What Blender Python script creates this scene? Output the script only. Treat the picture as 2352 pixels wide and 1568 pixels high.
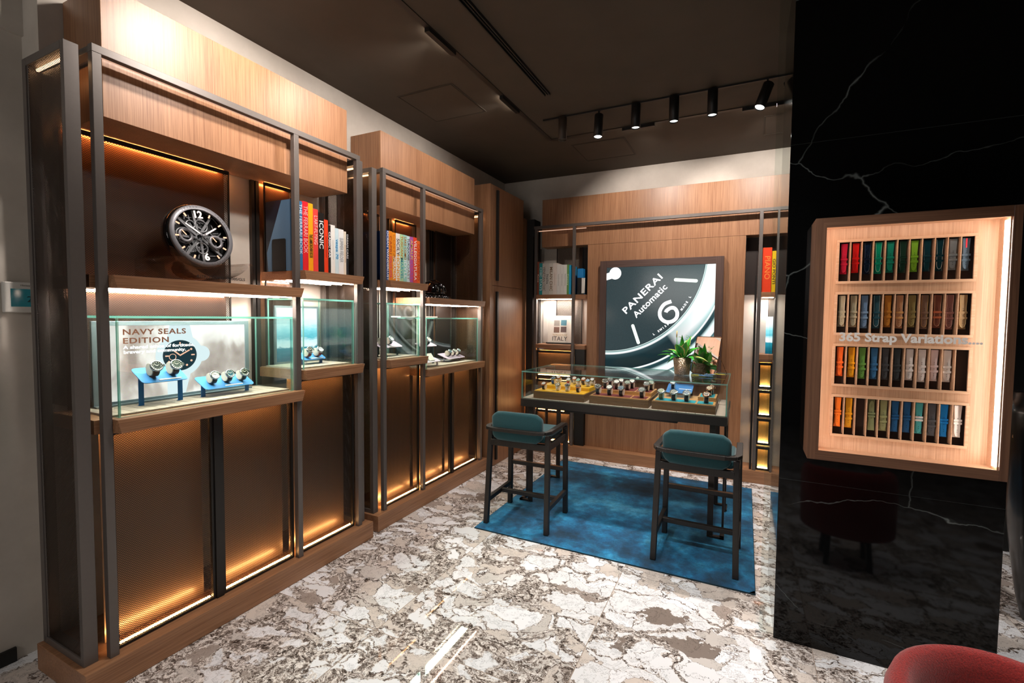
import bpy, bmesh, math, random
from mathutils import Vector, Matrix
for o in list(bpy.data.objects): bpy.data.objects.remove(o)
scn = bpy.context.scene
C = bpy.context.collection
R = math.radians
rnd = random.Random(7)

# ------------------------------------------------------------ camera
F, YAW, PIT, ROL, CX, CY = 1055.03678, -0.438525213, 0.0452449206, -0.0107505029, 1217.4366, 776.259424
cy_, sy_ = math.cos(YAW), math.sin(YAW)
fwd = Vector((sy_*math.cos(PIT), cy_*math.cos(PIT), -math.sin(PIT)))
rt = Vector((cy_, -sy_, 0)); dn = fwd.cross(rt)
r2 = math.cos(ROL)*rt + math.sin(ROL)*dn
d2 = -math.sin(ROL)*rt + math.cos(ROL)*dn
cam = bpy.data.cameras.new('camera'); camo = bpy.data.objects.new('camera', cam); C.objects.link(camo)
M = Matrix((r2, -d2, -fwd)).transposed().to_4x4(); M.translation = Vector((0, 0, 1.5))
camo.matrix_world = M
cam.sensor_width = 36; cam.lens = F/2352*36
cam.shift_x = (1176-CX)/2352; cam.shift_y = (CY-784)/2352
cam.clip_start = 0.02
scn.camera = camo
scn.view_settings.view_transform = 'Standard'; scn.view_settings.look = 'None'
scn.view_settings.exposure = 0.62; scn.view_settings.gamma = 1; scn.view_settings.use_curve_mapping = False
scn.cycles.max_bounces = 10; scn.cycles.transparent_max_bounces = 24
scn.cycles.sample_clamp_indirect = 4.0
scn.cycles.use_denoising = True
scn.cycles.caustics_reflective = False; scn.cycles.caustics_refractive = False
w = bpy.data.worlds.new('world'); scn.world = w; w.use_nodes = True
w.node_tree.nodes['Background'].inputs[0].default_value = (1, .9, .8, 1)
w.node_tree.nodes['Background'].inputs[1].default_value = 0.03

def aim(o, d):
    o.rotation_euler = Vector(d).to_track_quat('-Z', 'Y').to_euler()
def area(name, loc, d, sx, sy, power, col=(1, .86, .72), spread=180):
    l = bpy.data.lights.new(name, 'AREA'); l.shape = 'RECTANGLE'; l.size = sx; l.size_y = sy
    l.energy = power; l.color = col; l.spread = R(spread)
    o = bpy.data.objects.new(name, l); C.objects.link(o); o.location = loc; aim(o, d); return o
def spot(name, loc, tgt, power, cone=60, blend=.6, col=(1, .86, .72), rad=.03):
    l = bpy.data.lights.new(name, 'SPOT'); l.energy = power; l.spot_size = R(cone); l.spot_blend = blend
    l.color = col; l.shadow_soft_size = rad
    o = bpy.data.objects.new(name, l); C.objects.link(o); o.location = loc
    aim(o, Vector(tgt)-Vector(loc)); return o
WARM = (1, .80, .62); NEUT = (1, .9, .82)
# track wall washers over the left cabinets and the back wall, then added fill lamps for ambient light
for i, (y, p) in enumerate(((1.38, 52), (2.23, 36), (3.08, 24))):
    spot('wall_washer', (-1.66, y, 3.055), (-2.42, y+.10, 2.42), p, (100, 112, 110)[i], .9, NEUT, .05)
spot('track_and_fill_beam', (-1.32, 1.55, 3.0), (-2.35, 1.55, 2.6), 42, 74, .9, NEUT, .05)  # added soft fill for the left header, not a lamp of the track
for i, (x, p) in enumerate(((-.85, 62), (.1, 78))):
    spot('wall_washer', (x, 3.87, 3.06), (x, 4.74, 2.4), p, 100, .6, NEUT, .05)
for x, p in ((-1.06, 60), (-.78, 30), (-.51, 45), (-.25, 45), (.1, 45)):
    spot('track_and_fill_beam', (x, 3.46, 2.90), (x-.05, 3.55, 0), p, 70, .8, NEUT, .03)
for x, y, p in ((-1.2, 1.7, 55), (-.2, 1.6, 65), (-.9, .2, 22), (1.9, 2.3, 90), (1.2, .6, 30), (-.3, 2.5, 35)):
    spot('ceiling_fill', (x, y, 3.05), (x, y+.1, 0), p, 96, .8, (1, .95, .90), .06)  # added ambient fill spots without fixtures
area('front_fill', (-1.5, -2.3, 2.2), (.1, 1, -.35), 1.6, 1.0, 14, (1, .95, .9))  # unseen area lamp behind the camera, added as soft fill

# ------------------------------------------------------------ materials
def lin(c): return c/12.92 if c <= .04045 else ((c+.055)/1.055)**2.4
def hx(h):
    h = h.lstrip('#'); return tuple(lin(int(h[i:i+2], 16)/255) for i in (0, 2, 4))+(1,)
MT = {}
class NT:
    def __init__(s, name):
        s.m = bpy.data.materials.new(name); s.m.use_nodes = True; s.t = s.m.node_tree
        s.b = s.t.nodes['Principled BSDF']; s.out = s.t.nodes['Material Output']
    def n(s, typ, **k):
        a = s.t.nodes.new(typ)
        for q, v in k.items():
            if q.startswith('i_'): a.inputs[int(q[2:]) if q[2:].isdigit() else q[2:].replace('_', ' ')].default_value = v
            else: setattr(a, q, v)
        return a
    def l(s, a, b): s.t.links.new(a, b)
    def math(s, op, a, b=None, c=None, clamp=False):
        n = s.t.nodes.new('ShaderNodeMath'); n.operation = op; n.use_clamp = clamp
        for i, v in enumerate((a, b, c)):
            if v is None: continue
            if isinstance(v, (int, float)): n.inputs[i].default_value = v
            else: s.l(v, n.inputs[i])
        return n.outputs[0]
    def ramp(s, fac, stops, interp='LINEAR'):
        r = s.t.nodes.new('ShaderNodeValToRGB'); e = r.color_ramp.elements; r.color_ramp.interpolation = interp
        while len(e) < len(stops): e.new(.5)
        for q, (p, c) in zip(e, stops): q.position = p; q.color = c if len(c) == 4 else (*c, 1)
        s.l(fac, r.inputs[0]); return r.outputs[0]
    def coord(s, scale=(1, 1, 1), loc=(0, 0, 0), kind='Object'):
        tc = s.t.nodes.new('ShaderNodeTexCoord'); mp = s.t.nodes.new('ShaderNodeMapping')
        mp.inputs['Scale'].default_value = scale; mp.inputs['Location'].default_value = loc
        s.l(tc.outputs[kind], mp.inputs[0]); return mp.outputs[0]
    def noise(s, vec, scale, detail=4, rough=.5, dist=0):
        n = s.n('ShaderNodeTexNoise', i_Scale=scale, i_Detail=detail, i_Roughness=rough, i_Distortion=dist)
        s.l(vec, n.inputs['Vector']); return n
    def mix(s, fac, a, b, typ='MIX'):
        n = s.t.nodes.new('ShaderNodeMix'); n.data_type = 'RGBA'; n.blend_type = typ
        for i, v in ((0, fac), (6, a), (7, b)):
            if isinstance(v, (int, float)): n.inputs[i].default_value = v
            elif isinstance(v, tuple): n.inputs[i].default_value = v
            else: s.l(v, n.inputs[i])
        return n.outputs[2]
    def bump(s, h, st=.1, d=.01):
        n = s.n('ShaderNodeBump', i_Strength=st, i_Distance=d); s.l(h, n.inputs['Height']); s.l(n.outputs[0], s.b.inputs['Normal'])
def plain(name, col, rough=.5, metal=0, spec=.5, coat=0, emit=0, ecol=None, sheen=0):
    k = (name)
    if k in MT: return MT[k]
    q = NT(name); c = hx(col) if isinstance(col, str) else (*col, 1)
    vec = q.coord((1, 1, 1)); nz = q.noise(vec, 60, 3)
    cc = q.ramp(nz.outputs[0], [(0, tuple(v*.93 for v in c[:3])), (1, tuple(min(1, v*1.05) for v in c[:3]))])
    q.l(cc, q.b.inputs['Base Color'])
    q.b.inputs['Roughness'].default_value = rough; q.b.inputs['Metallic'].default_value = metal
    q.b.inputs['Specular IOR Level'].default_value = spec; q.b.inputs['Coat Weight'].default_value = coat
    q.b.inputs['Coat Roughness'].default_value = .03
    if sheen: q.b.inputs['Sheen Weight'].default_value = sheen
    if emit:
        q.b.inputs['Emission Color'].default_value = hx(ecol) if isinstance(ecol, str) else (*(ecol or c[:3]), 1)
        q.b.inputs['Emission Strength'].default_value = emit
    MT[k] = q.m; return q.m
def wood(name, axis, light='#bd9170', dark='#8c6446', rough=.42, seed=0, across=120):
    k = name+'_'+axis
    if k in MT: return MT[k]
    q = NT(k); sc = {'x': (2.2, across, across), 'y': (across, 2.2, across), 'z': (across, across, 2.2)}[axis]
    v = q.coord(sc, (seed, seed*2.1, seed*.7)); a = q.noise(v, 1.6, 5, .65)
    v2 = q.coord(tuple(s*.12 for s in sc)); b = q.noise(v2, 1.1, 3)
    f = q.math('ADD', q.math('MULTIPLY', a.outputs[0], .75), q.math('MULTIPLY', b.outputs[0], .25))
    col = q.ramp(f, [(.36, hx(dark)), (.5, tuple((x+y)/2 for x, y in zip(hx(dark), hx(light)))), (.64, hx(light))])
    q.l(col, q.b.inputs['Base Color']); q.b.inputs['Roughness'].default_value = rough
    q.bump(a.outputs[0], .15, .001); MT[k] = q.m; return q.m
def marble():
    q = NT('breccia_marble')
    tc = q.n('ShaderNodeTexCoord'); sep = q.n('ShaderNodeSeparateXYZ'); q.l(tc.outputs['Object'], sep.inputs[0])
    T = 1.2; tx = q.math('DIVIDE', q.math('ADD', sep.outputs[0], .62), T*.78); ty = q.math('DIVIDE', q.math('ADD', sep.outputs[1], 1.5), T*1.3)
    fx, fy = q.math('FLOOR', tx), q.math('FLOOR', ty)
    comb = q.n('ShaderNodeCombineXYZ'); q.l(fx, comb.inputs[0]); q.l(fy, comb.inputs[1])
    wn = q.n('ShaderNodeTexWhiteNoise', noise_dimensions='3D'); q.l(comb.outputs[0], wn.inputs['Vector'])
    off = q.n('ShaderNodeVectorMath', operation='SCALE'); q.l(wn.outputs['Color'], off.inputs[0]); off.inputs['Scale'].default_value = 7
    add = q.n('ShaderNodeVectorMath', operation='ADD'); q.l(tc.outputs['Object'], add.inputs[0]); q.l(off.outputs[0], add.inputs[1])
    nz = q.noise(add.outputs[0], 2.3, 6, .62); wv = q.n('ShaderNodeVectorMath', operation='SCALE'); q.l(nz.outputs['Color'], wv.inputs[0]); wv.inputs['Scale'].default_value = .42
    nz2 = q.noise(add.outputs[0], 11, 5, .65); wv2 = q.n('ShaderNodeVectorMath', operation='SCALE'); q.l(nz2.outputs['Color'], wv2.inputs[0]); wv2.inputs['Scale'].default_value = .10
    p0 = q.n('ShaderNodeVectorMath', operation='ADD'); q.l(add.outputs[0], p0.inputs[0]); q.l(wv.outputs[0], p0.inputs[1])
    p = q.n('ShaderNodeVectorMath', operation='ADD'); q.l(p0.outputs[0], p.inputs[0]); q.l(wv2.outputs[0], p.inputs[1])
    mp = q.n('ShaderNodeMapping'); mp.inputs['Rotation'].default_value = (0, 0, R(28)); mp.inputs['Scale'].default_value = (1, 1.9, 1); q.l(p.outputs[0], mp.inputs[0])
    V = mp.outputs[0]
    def vor(s, feat='DISTANCE_TO_EDGE'):
        v = q.n('ShaderNodeTexVoronoi', feature=feat, i_Scale=s); q.l(V, v.inputs['Vector']); return v
    e1 = vor(2.3); e2 = vor(6.0); c1 = vor(2.3, 'F1'); c2 = vor(6.0, 'F1')
    # groundmass between the fragments is wide where a slow noise is high
    slow = q.noise(add.outputs[0], 1.7, 3); thick = q.math('MULTIPLY', q.math('POWER', slow.outputs[0], 3.0), .62)
    g1 = q.math('SUBTRACT', 1, q.math('DIVIDE', e1.outputs[0], thick, clamp=True))
    g2 = q.math('SUBTRACT', 1, q.math('DIVIDE', e2.outputs[0], q.math('MULTIPLY', thick, .85), clamp=True))
    g = q.math('MAXIMUM', q.math('POWER', g1, .8), q.math('MULTIPLY', g2, .55))
    fine = q.noise(V, 34, 6, .75); fine2 = q.noise(V, 9, 8, .7, 1.2)
    gcol = q.ramp(fine.outputs[0], [(.36, hx('#2c2522')), (.45, hx('#6f625b')), (.51, hx('#b8aca4')), (.57, hx('#f2ece8'))])
    sc1 = q.n('ShaderNodeSeparateColor'); q.l(c2.outputs['Color'], sc1.inputs[0])
    frag = q.ramp(sc1.outputs[0], [(0, hx('#8a7d75')), (.02, hx('#a99c94')), (.05, hx('#d9cec6')), (.3, hx('#efefF2'.lower())), (.75, hx('#f6f6fa')), (.93, hx('#d4cdc8')), (1, hx('#bdb3ad'))], 'CONSTANT')
    vein = q.math('ABSOLUTE', q.math('SUBTRACT', fine2.outputs[0], .5)); vm = q.ramp(vein, [(0, (.25,)*3), (.013, (1,)*3)])
    wave = q.noise(add.outputs[0], 3, 2)
    frag = q.mix(q.math('MULTIPLY', q.math('GREATER_THAN', wave.outputs[0], .42), 1.0), frag, q.mix(1.0, frag, vm, 'MULTIPLY'))
    mask = q.ramp(g, [(.10, (0,)*3), (.34, (1,)*3)])
    col = q.mix(mask, frag, gcol)
    line = q.math('SUBTRACT', 1, q.math('DIVIDE', e1.outputs[0], .012, clamp=True)); line2 = q.math('SUBTRACT', 1, q.math('DIVIDE', e2.outputs[0], .010, clamp=True))
    col = q.mix(q.math('MULTIPLY', q.math('MAXIMUM', line, line2), .75), col, hx('#2f2723'))
    jx = q.math('LESS_THAN', q.math('ABSOLUTE', q.math('SUBTRACT', q.math('FRACT', tx), .5)), .498)
    jy = q.math('LESS_THAN', q.math('ABSOLUTE', q.math('SUBTRACT', q.math('FRACT', ty), .5)), .4988)
    col = q.mix(q.math('MULTIPLY', jx, jy), hx('#a99a8e'), col)
    q.l(col, q.b.inputs['Base Color']); q.b.inputs['Roughness'].default_value = .03
    q.b.inputs['Specular IOR Level'].default_value = .5
    MT['marble'] = q.m; return q.m
def black_marble():
    q = NT('black_marble'); v = q.coord((1, 1, 1))
    n0 = q.noise(v, 2.2, 5, .5); s = q.n('ShaderNodeVectorMath', operation='SCALE'); q.l(n0.outputs['Color'], s.inputs[0]); s.inputs['Scale'].default_value = .38
    a = q.n('ShaderNodeVectorMath', operation='ADD'); q.l(v, a.inputs[0]); q.l(s.outputs[0], a.inputs[1])
    mp = q.n('ShaderNodeMapping'); mp.inputs['Rotation'].default_value = (0, R(35), 0); mp.inputs['Scale'].default_value = (1, 1, 2.0); q.l(a.outputs[0], mp.inputs[0])
    e = q.n('ShaderNodeTexVoronoi', feature='DISTANCE_TO_EDGE', i_Scale=.95); q.l(mp.outputs[0], e.inputs['Vector'])
    k = q.ramp(e.outputs[0], [(0, (1,)*3), (.0045, (0,)*3)])
    br = q.noise(v, 2.7, 3); m = q.math('MULTIPLY', k, q.ramp(br.outputs[0], [(.42, (0,)*3), (.66, (1,)*3)]))
    sep = q.n('ShaderNodeSeparateXYZ'); tc = q.n('ShaderNodeTexCoord'); q.l(tc.outputs['Object'], sep.inputs[0])
    j = None
    for z in (.767, 2.285):
        t = q.math('LESS_THAN', q.math('ABSOLUTE', q.math('SUBTRACT', sep.outputs[2], z)), .0012); j = t if j is None else q.math('MAXIMUM', j, t)
    col = q.mix(m, hx('#08090a'), hx('#7d8686')); col = q.mix(q.math('MULTIPLY', j, .6), col, hx('#3a3f40'))
    q.l(col, q.b.inputs['Base Color']); q.b.inputs['Roughness'].default_value = .05; q.b.inputs['Specular IOR Level'].default_value = .28
    return q.m
def perf(name, uaxis, col='#54473e', p=.0105, qz=.0098, r=.40, metal=.9):
    """expanded-metal sheet: staggered lens-shaped holes cut with real transparency"""
    if name in MT: return MT[name]
    q = NT(name); tc = q.n('ShaderNodeTexCoord'); sep = q.n('ShaderNodeSeparateXYZ'); q.l(tc.outputs['Object'], sep.inputs[0])
    a = q.math('DIVIDE', sep.outputs['XYZ'.index(uaxis)], p); b = q.math('DIVIDE', sep.outputs[2], qz)
    def d(o):
        u = q.math('SUBTRACT', q.math('FRACT', q.math('ADD', a, o)), .5); v_ = q.math('SUBTRACT', q.math('FRACT', q.math('ADD', b, o)), .5)
        return q.math('ADD', q.math('MULTIPLY', q.math('ABSOLUTE', u), 1.0), q.math('MULTIPLY', q.math('ABSOLUTE', v_), 1.05))
    m = q.math('MINIMUM', d(0.0), d(.5)); hole = q.math('LESS_THAN', m, r*.93)
    tr = q.n('ShaderNodeBsdfTransparent'); mx = q.n('ShaderNodeMixShader')
    q.l(hole, mx.inputs[0]); q.l(q.b.outputs[0], mx.inputs[1]); q.l(tr.outputs[0], mx.inputs[2]); q.l(mx.outputs[0], q.out.inputs[0])
    q.b.inputs['Base Color'].default_value = hx(col); q.b.inputs['Metallic'].default_value = metal; q.b.inputs['Roughness'].default_value = .38
    MT[name] = q.m; return q.m
def glass(name='clear_glass', tint=(.93, .985, .97), refl=1.0):
    if name in MT: return MT[name]
    q = NT(name); tr = q.n('ShaderNodeBsdfTransparent'); tr.inputs[0].default_value = (*tint, 1)
    gl = q.n('ShaderNodeBsdfGlossy', i_Roughness=.0); lw = q.n('ShaderNodeLayerWeight', i_Blend=.5); mx = q.n('ShaderNodeMixShader')
    fr = q.math('ADD', q.math('MULTIPLY', q.math('POWER', lw.outputs['Facing'], 5), .9), .04)
    q.l(q.math('MULTIPLY', fr, refl), mx.inputs[0]); q.l(tr.outputs[0], mx.inputs[1]); q.l(gl.outputs[0], mx.inputs[2]); q.l(mx.outputs[0], q.out.inputs[0])
    MT[name] = q.m; return q.m
def edge_glass(name='glass_edge', col='#9fd8cd', tr_w=.5):
    if name in MT: return MT[name]
    q = NT(name); tr = q.n('ShaderNodeBsdfTransparent'); tr.inputs[0].default_value = hx('#b5e6dc'); mx = q.n('ShaderNodeMixShader', i_Fac=tr_w)
    q.b.inputs['Base Color'].default_value = hx(col); q.b.inputs['Roughness'].default_value = .12
    q.l(q.b.outputs[0], mx.inputs[1]); q.l(tr.outputs[0], mx.inputs[2]); q.l(mx.outputs[0], q.out.inputs[0]); MT[name] = q.m; return q.m
def emis(name, col, st):
    if name in MT: return MT[name]
    q = NT(name); e = q.n('ShaderNodeEmission', i_Strength=st); e.inputs[0].default_value = hx(col) if isinstance(col, str) else (*col, 1)
    q.l(e.outputs[0], q.out.inputs[0]); MT[name] = q.m; return q.m

WZ, WX, WY = wood('oak', 'z', '#a97c5a', '#7e5438'), wood('oak', 'x', '#a97c5a', '#7e5438'), wood('oak', 'y', '#a97c5a', '#7e5438')
DZ, DX = wood('smoked_oak', 'z', '#5d4740', '#43312c'), wood('smoked_oak', 'x', '#5d4740', '#43312c')
LX, LZ = wood('pale_oak', 'x', '#dcb596', '#c59c7c'), wood('pale_oak', 'z', '#d2a888', '#b48a6a')
METAL = plain('dark_bronze_metal', '#665f5b', .42, .3)
DARKM = plain('black_metal', '#2a2725', .4, .4)
BLK = plain('matt_black', '#121110', .45)
PERFY, PERFX = perf('perforated_sheet_y', 'Y'), perf('perforated_sheet_x', 'X')
PERFU = perf('dark_perforated_sheet', 'Y', '#221a16', metal=.35)
GOLDX = perf('gold_perforated_sheet', 'X', '#8a6a3a', .0085, .0085, .36)
GL, GE = glass(refl=1.7), edge_glass()
GLT = glass('table_glass', (.97, .99, .985), 1.0)
LEDW = emis('led_warm', '#ffc27c', 50); LEDN = emis('led_neutral', '#ffe0c8', 30); LEDT = emis('led_top', '#ffc890', 8)
PLAST = None

# ------------------------------------------------------------ mesh builder
class MB:
    def __init__(s): s.v = []; s.f = []; s.mi = []; s.sm = []
    def add(s, vs, fs, mi=0, sm=False):
        b = len(s.v); s.v += [tuple(v) for v in vs]; s.f += [tuple(b+i for i in f) for f in fs]; s.mi += [mi]*len(fs); s.sm += [sm]*len(fs); return s
    def box(s, x0, x1, y0, y1, z0, z1, mi=0):
        return s.add([(x, y, z) for x in (x0, x1) for y in (y0, y1) for z in (z0, z1)],
                     [(0, 1, 3, 2), (4, 6, 7, 5), (0, 4, 5, 1), (2, 3, 7, 6), (0, 2, 6, 4), (1, 5, 7, 3)], mi)
    def obox(s, c, ax, ay, az, hx_, hy_, hz_, mi=0):
        c, ax, ay, az = map(Vector, (c, ax, ay, az))
        return s.add([c+ax*hx_*i+ay*hy_*j+az*hz_*k for i in (-1, 1) for j in (-1, 1) for k in (-1, 1)],
                     [(0, 1, 3, 2), (4, 6, 7, 5), (0, 4, 5, 1), (2, 3, 7, 6), (0, 2, 6, 4), (1, 5, 7, 3)], mi)
    def bar(s, a, b, w, h, up=(0, 0, 1), w2=None, h2=None, mi=0):
        a, b = Vector(a), Vector(b); d = (b-a).normalized(); u = Vector(up); sd = d.cross(u).normalized(); u = sd.cross(d).normalized()
        w2 = w if w2 is None else w2; h2 = h if h2 is None else h2; vs = []
        for p, ww, hh in ((a, w, h), (b, w2, h2)):
            for i, j in ((-1, -1), (1, -1), (1, 1), (-1, 1)): vs.append(p+sd*ww/2*i+u*hh/2*j)
        return s.add(vs, [(0, 1, 2, 3), (7, 6, 5, 4), (0, 4, 5, 1), (1, 5, 6, 2), (2, 6, 7, 3), (3, 7, 4, 0)], mi)
    def prism(s, poly, ext, mi=0, sm=False):
        n = len(poly); e = Vector(ext); vs = [Vector(p) for p in poly]; vs += [p+e for p in vs]
        s.add(vs, [tuple(range(n))[::-1], tuple(range(n, 2*n))], mi)
        b = len(s.v)-2*n
        for i in range(n):
            s.f.append((b+i, b+(i+1) % n, b+n+(i+1) % n, b+n+i)); s.mi.append(mi); s.sm.append(sm)
        return s
    def tube(s, pts, r, n=10, mi=0, closed=False, radii=None):
        pts = [Vector(p) for p in pts]; m = len(pts); rings = []; prev = None
        for i, p in enumerate(pts):
            a = pts[(i-1) % m] if (closed or i > 0) else p; b = pts[(i+1) % m] if (closed or i < m-1) else p
            d = (b-a).normalized(); ref = prev if prev else (Vector((0, 0, 1)) if abs(d.z) < .9 else Vector((1, 0, 0)))
            u = (ref-d*ref.dot(d)).normalized(); prev = u; v = d.cross(u); rr = radii[i] if radii else r
            rings.append([p+(u*math.cos(t)+v*math.sin(t))*rr for t in [2*math.pi*k/n for k in range(n)]])
        b = len(s.v)
        for q in rings: s.v += [tuple(x) for x in q]
        for i in range(m if closed else m-1):
            for k in range(n):
                j = (i+1) % m; s.f.append((b+i*n+k, b+i*n+(k+1) % n, b+j*n+(k+1) % n, b+j*n+k)); s.mi.append(mi); s.sm.append(True)
        if not closed:
            s.f.append(tuple(b+k for k in range(n))[::-1]); s.f.append(tuple(b+(m-1)*n+k for k in range(n))); s.mi += [mi]*2; s.sm += [False]*2
        return s
    def lathe(s, prof, c=(0, 0, 0), n=32, ax=(1, 0, 0), ay=(0, 1, 0), az=(0, 0, 1), mi=0, sm=True, a0=0, a1=2*math.pi):
        c, ax, ay, az = map(Vector, (c, ax, ay, az)); b = len(s.v); full = abs(a1-a0-2*math.pi) < 1e-6; k_ = n if full else n+1
        for r, z in prof:
            for k in range(k_):
                t = a0+(a1-a0)*k/n; s.v.append(tuple(c+ax*r*math.cos(t)+ay*r*math.sin(t)+az*z))
        for i in range(len(prof)-1):
            for k in range(n):
                j = (k+1) % k_; s.f.append((b+i*k_+k, b+i*k_+j, b+(i+1)*k_+j, b+(i+1)*k_+k)); s.mi.append(mi); s.sm.append(sm)
        return s
    def build(s, name, mats, parent=None, loc=None, bevel=0, seg=2, world=True):
        me = bpy.data.meshes.new(name); off = Vector((0, 0, 0))
        if loc is not None: off = Vector(loc)
        elif parent is not None and world:
            p = parent
            while p: off += p.location; p = p.parent
        vs = [Vector(v)-off for v in s.v] if world else s.v
        me.from_pydata(vs, [], s.f)
        if not isinstance(mats, (list, tuple)): mats = [mats]
        for m in mats: me.materials.append(m)
        me.polygons.foreach_set('material_index', s.mi); me.polygons.foreach_set('use_smooth', s.sm); me.update()
        bm = bmesh.new(); bm.from_mesh(me); bmesh.ops.recalc_face_normals(bm, faces=bm.faces[:]); bm.to_mesh(me); bm.free()
        o = bpy.data.objects.new(name, me); C.objects.link(o)
        if parent: o.parent = parent
        if loc is not None: o.location = loc
        if bevel:
            m = o.modifiers.new('bevel', 'BEVEL'); m.width = bevel; m.segments = seg; m.limit_method = 'ANGLE'; m.angle_limit = R(35)
        return o
def tag(o, label=None, cat=None, group=None, kind=None):
    if label: o['label'] = label
    if cat: o['category'] = cat
    if group: o['group'] = group
    if kind: o['kind'] = kind
    return o
def empty(name, loc, label, cat, group=None):
    o = bpy.data.objects.new(name, None); C.objects.link(o); o.location = loc; o.empty_display_size = .05
    return tag(o, label, cat, group)
def struct(o): o['kind'] = 'structure'; return o
def text(body, size, loc, right, up, mat, parent=None, name='lettering', ext=.0004, align='CENTER', sx=1.0, off=0, spacing=1.0, shear=0):
    cu = bpy.data.curves.new(name, 'FONT'); cu.body = body; cu.size = size; cu.extrude = ext; cu.align_x = align; cu.align_y = 'CENTER'
    cu.offset = off; cu.space_character = spacing; cu.shear = shear; cu.resolution_u = 3; cu.materials.append(mat)
    cu.fill_mode = 'BOTH'
    tmp = bpy.data.objects.new(name, cu); me = bpy.data.meshes.new_from_object(tmp); bpy.data.objects.remove(tmp); bpy.data.curves.remove(cu)
    o = bpy.data.objects.new(name, me); C.objects.link(o)
    right, up = Vector(right).normalized(), Vector(up).normalized(); nn = right.cross(up)
    m = Matrix((right*sx, up, nn)).transposed().to_4x4(); off_ = Vector(loc)
    p = parent
    while p: off_ = off_-p.location; p = p.parent
    m.translation = off_; o.matrix_local = m
    if parent: o.parent = parent; o.matrix_local = m
    return o
ORD = ['first', 'second', 'third', 'fourth', 'fifth', 'sixth', 'seventh', 'eighth', 'ninth', 'tenth', 'eleventh', 'twelfth']

# ------------------------------------------------------------ room shell
def plaster(name, a, b):
    q = NT(name); v = q.coord(); n = q.noise(v, 3.5, 8, .6); n2 = q.noise(v, 40, 4)
    q.l(q.ramp(n.outputs[0], [(.3, hx(a)), (.7, hx(b))]), q.b.inputs['Base Color']); q.b.inputs['Roughness'].default_value = .8
    q.bump(n2.outputs[0], .1, .002); return q.m
PL = plaster('lime_plaster', '#b8b0a6', '#cdc5bb'); CEILM = plaster('taupe_ceiling_paint', '#433a2f', '#4a4035')
GREY = plaster('dark_grey_plaster', '#4a4a48', '#565653')
X0, X1, Y0, Y1, ZC = -2.81, 3.2, -2.6, 4.905, 3.09
struct(MB().box(X0-.1, X1, Y0, Y1+.1, -.1, 0).build('floor', marble(), loc=(0, 0, 0)))
struct(MB().box(X0-.1, X1, Y0, Y1+.1, ZC, ZC+.1).build('ceiling', CEILM))
wl = MB().box(X0-.1, X0, Y0, Y1+.1, 0, ZC).box(X0, -2.655, .89, Y1, 0, ZC)
struct(wl.build('wall_left', PL))
struct(MB().box(X0, X1, Y1, Y1+.1, 0, ZC).build('wall_back', PL))
struct(MB().box(X1, X1+.1, Y0, Y1+.1, 0, ZC).build('wall_right', GREY))
struct(MB().box(X0, X1, Y0-.1, Y0, 0, ZC).build('wall_front', GREY))
struct(MB().box(X0, X0+.014, Y0, .80, 0, .06).build('baseboard_left', BLK))
# raised plaster slab shaped as the lit upper band of wall beside the first cabinet
struct(MB().box(X0, X0+.02, -.6, .89, 2.66, ZC).build('trim_1', PL))
# pillar
pil = struct(MB().box(.16, .945, 2.4, 3.0, 0, ZC).build('wall_pillar', black_marble(), bevel=.003))
pane = MB().box(.10, .159, 2.412, 2.420, .006, 3.06).build('glass_fin', glass('fin_glass', (.92, .95, .94), .4))
tag(pane, 'narrow clear glass fin standing against the left edge of the black marble pillar', 'glass panel')

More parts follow.
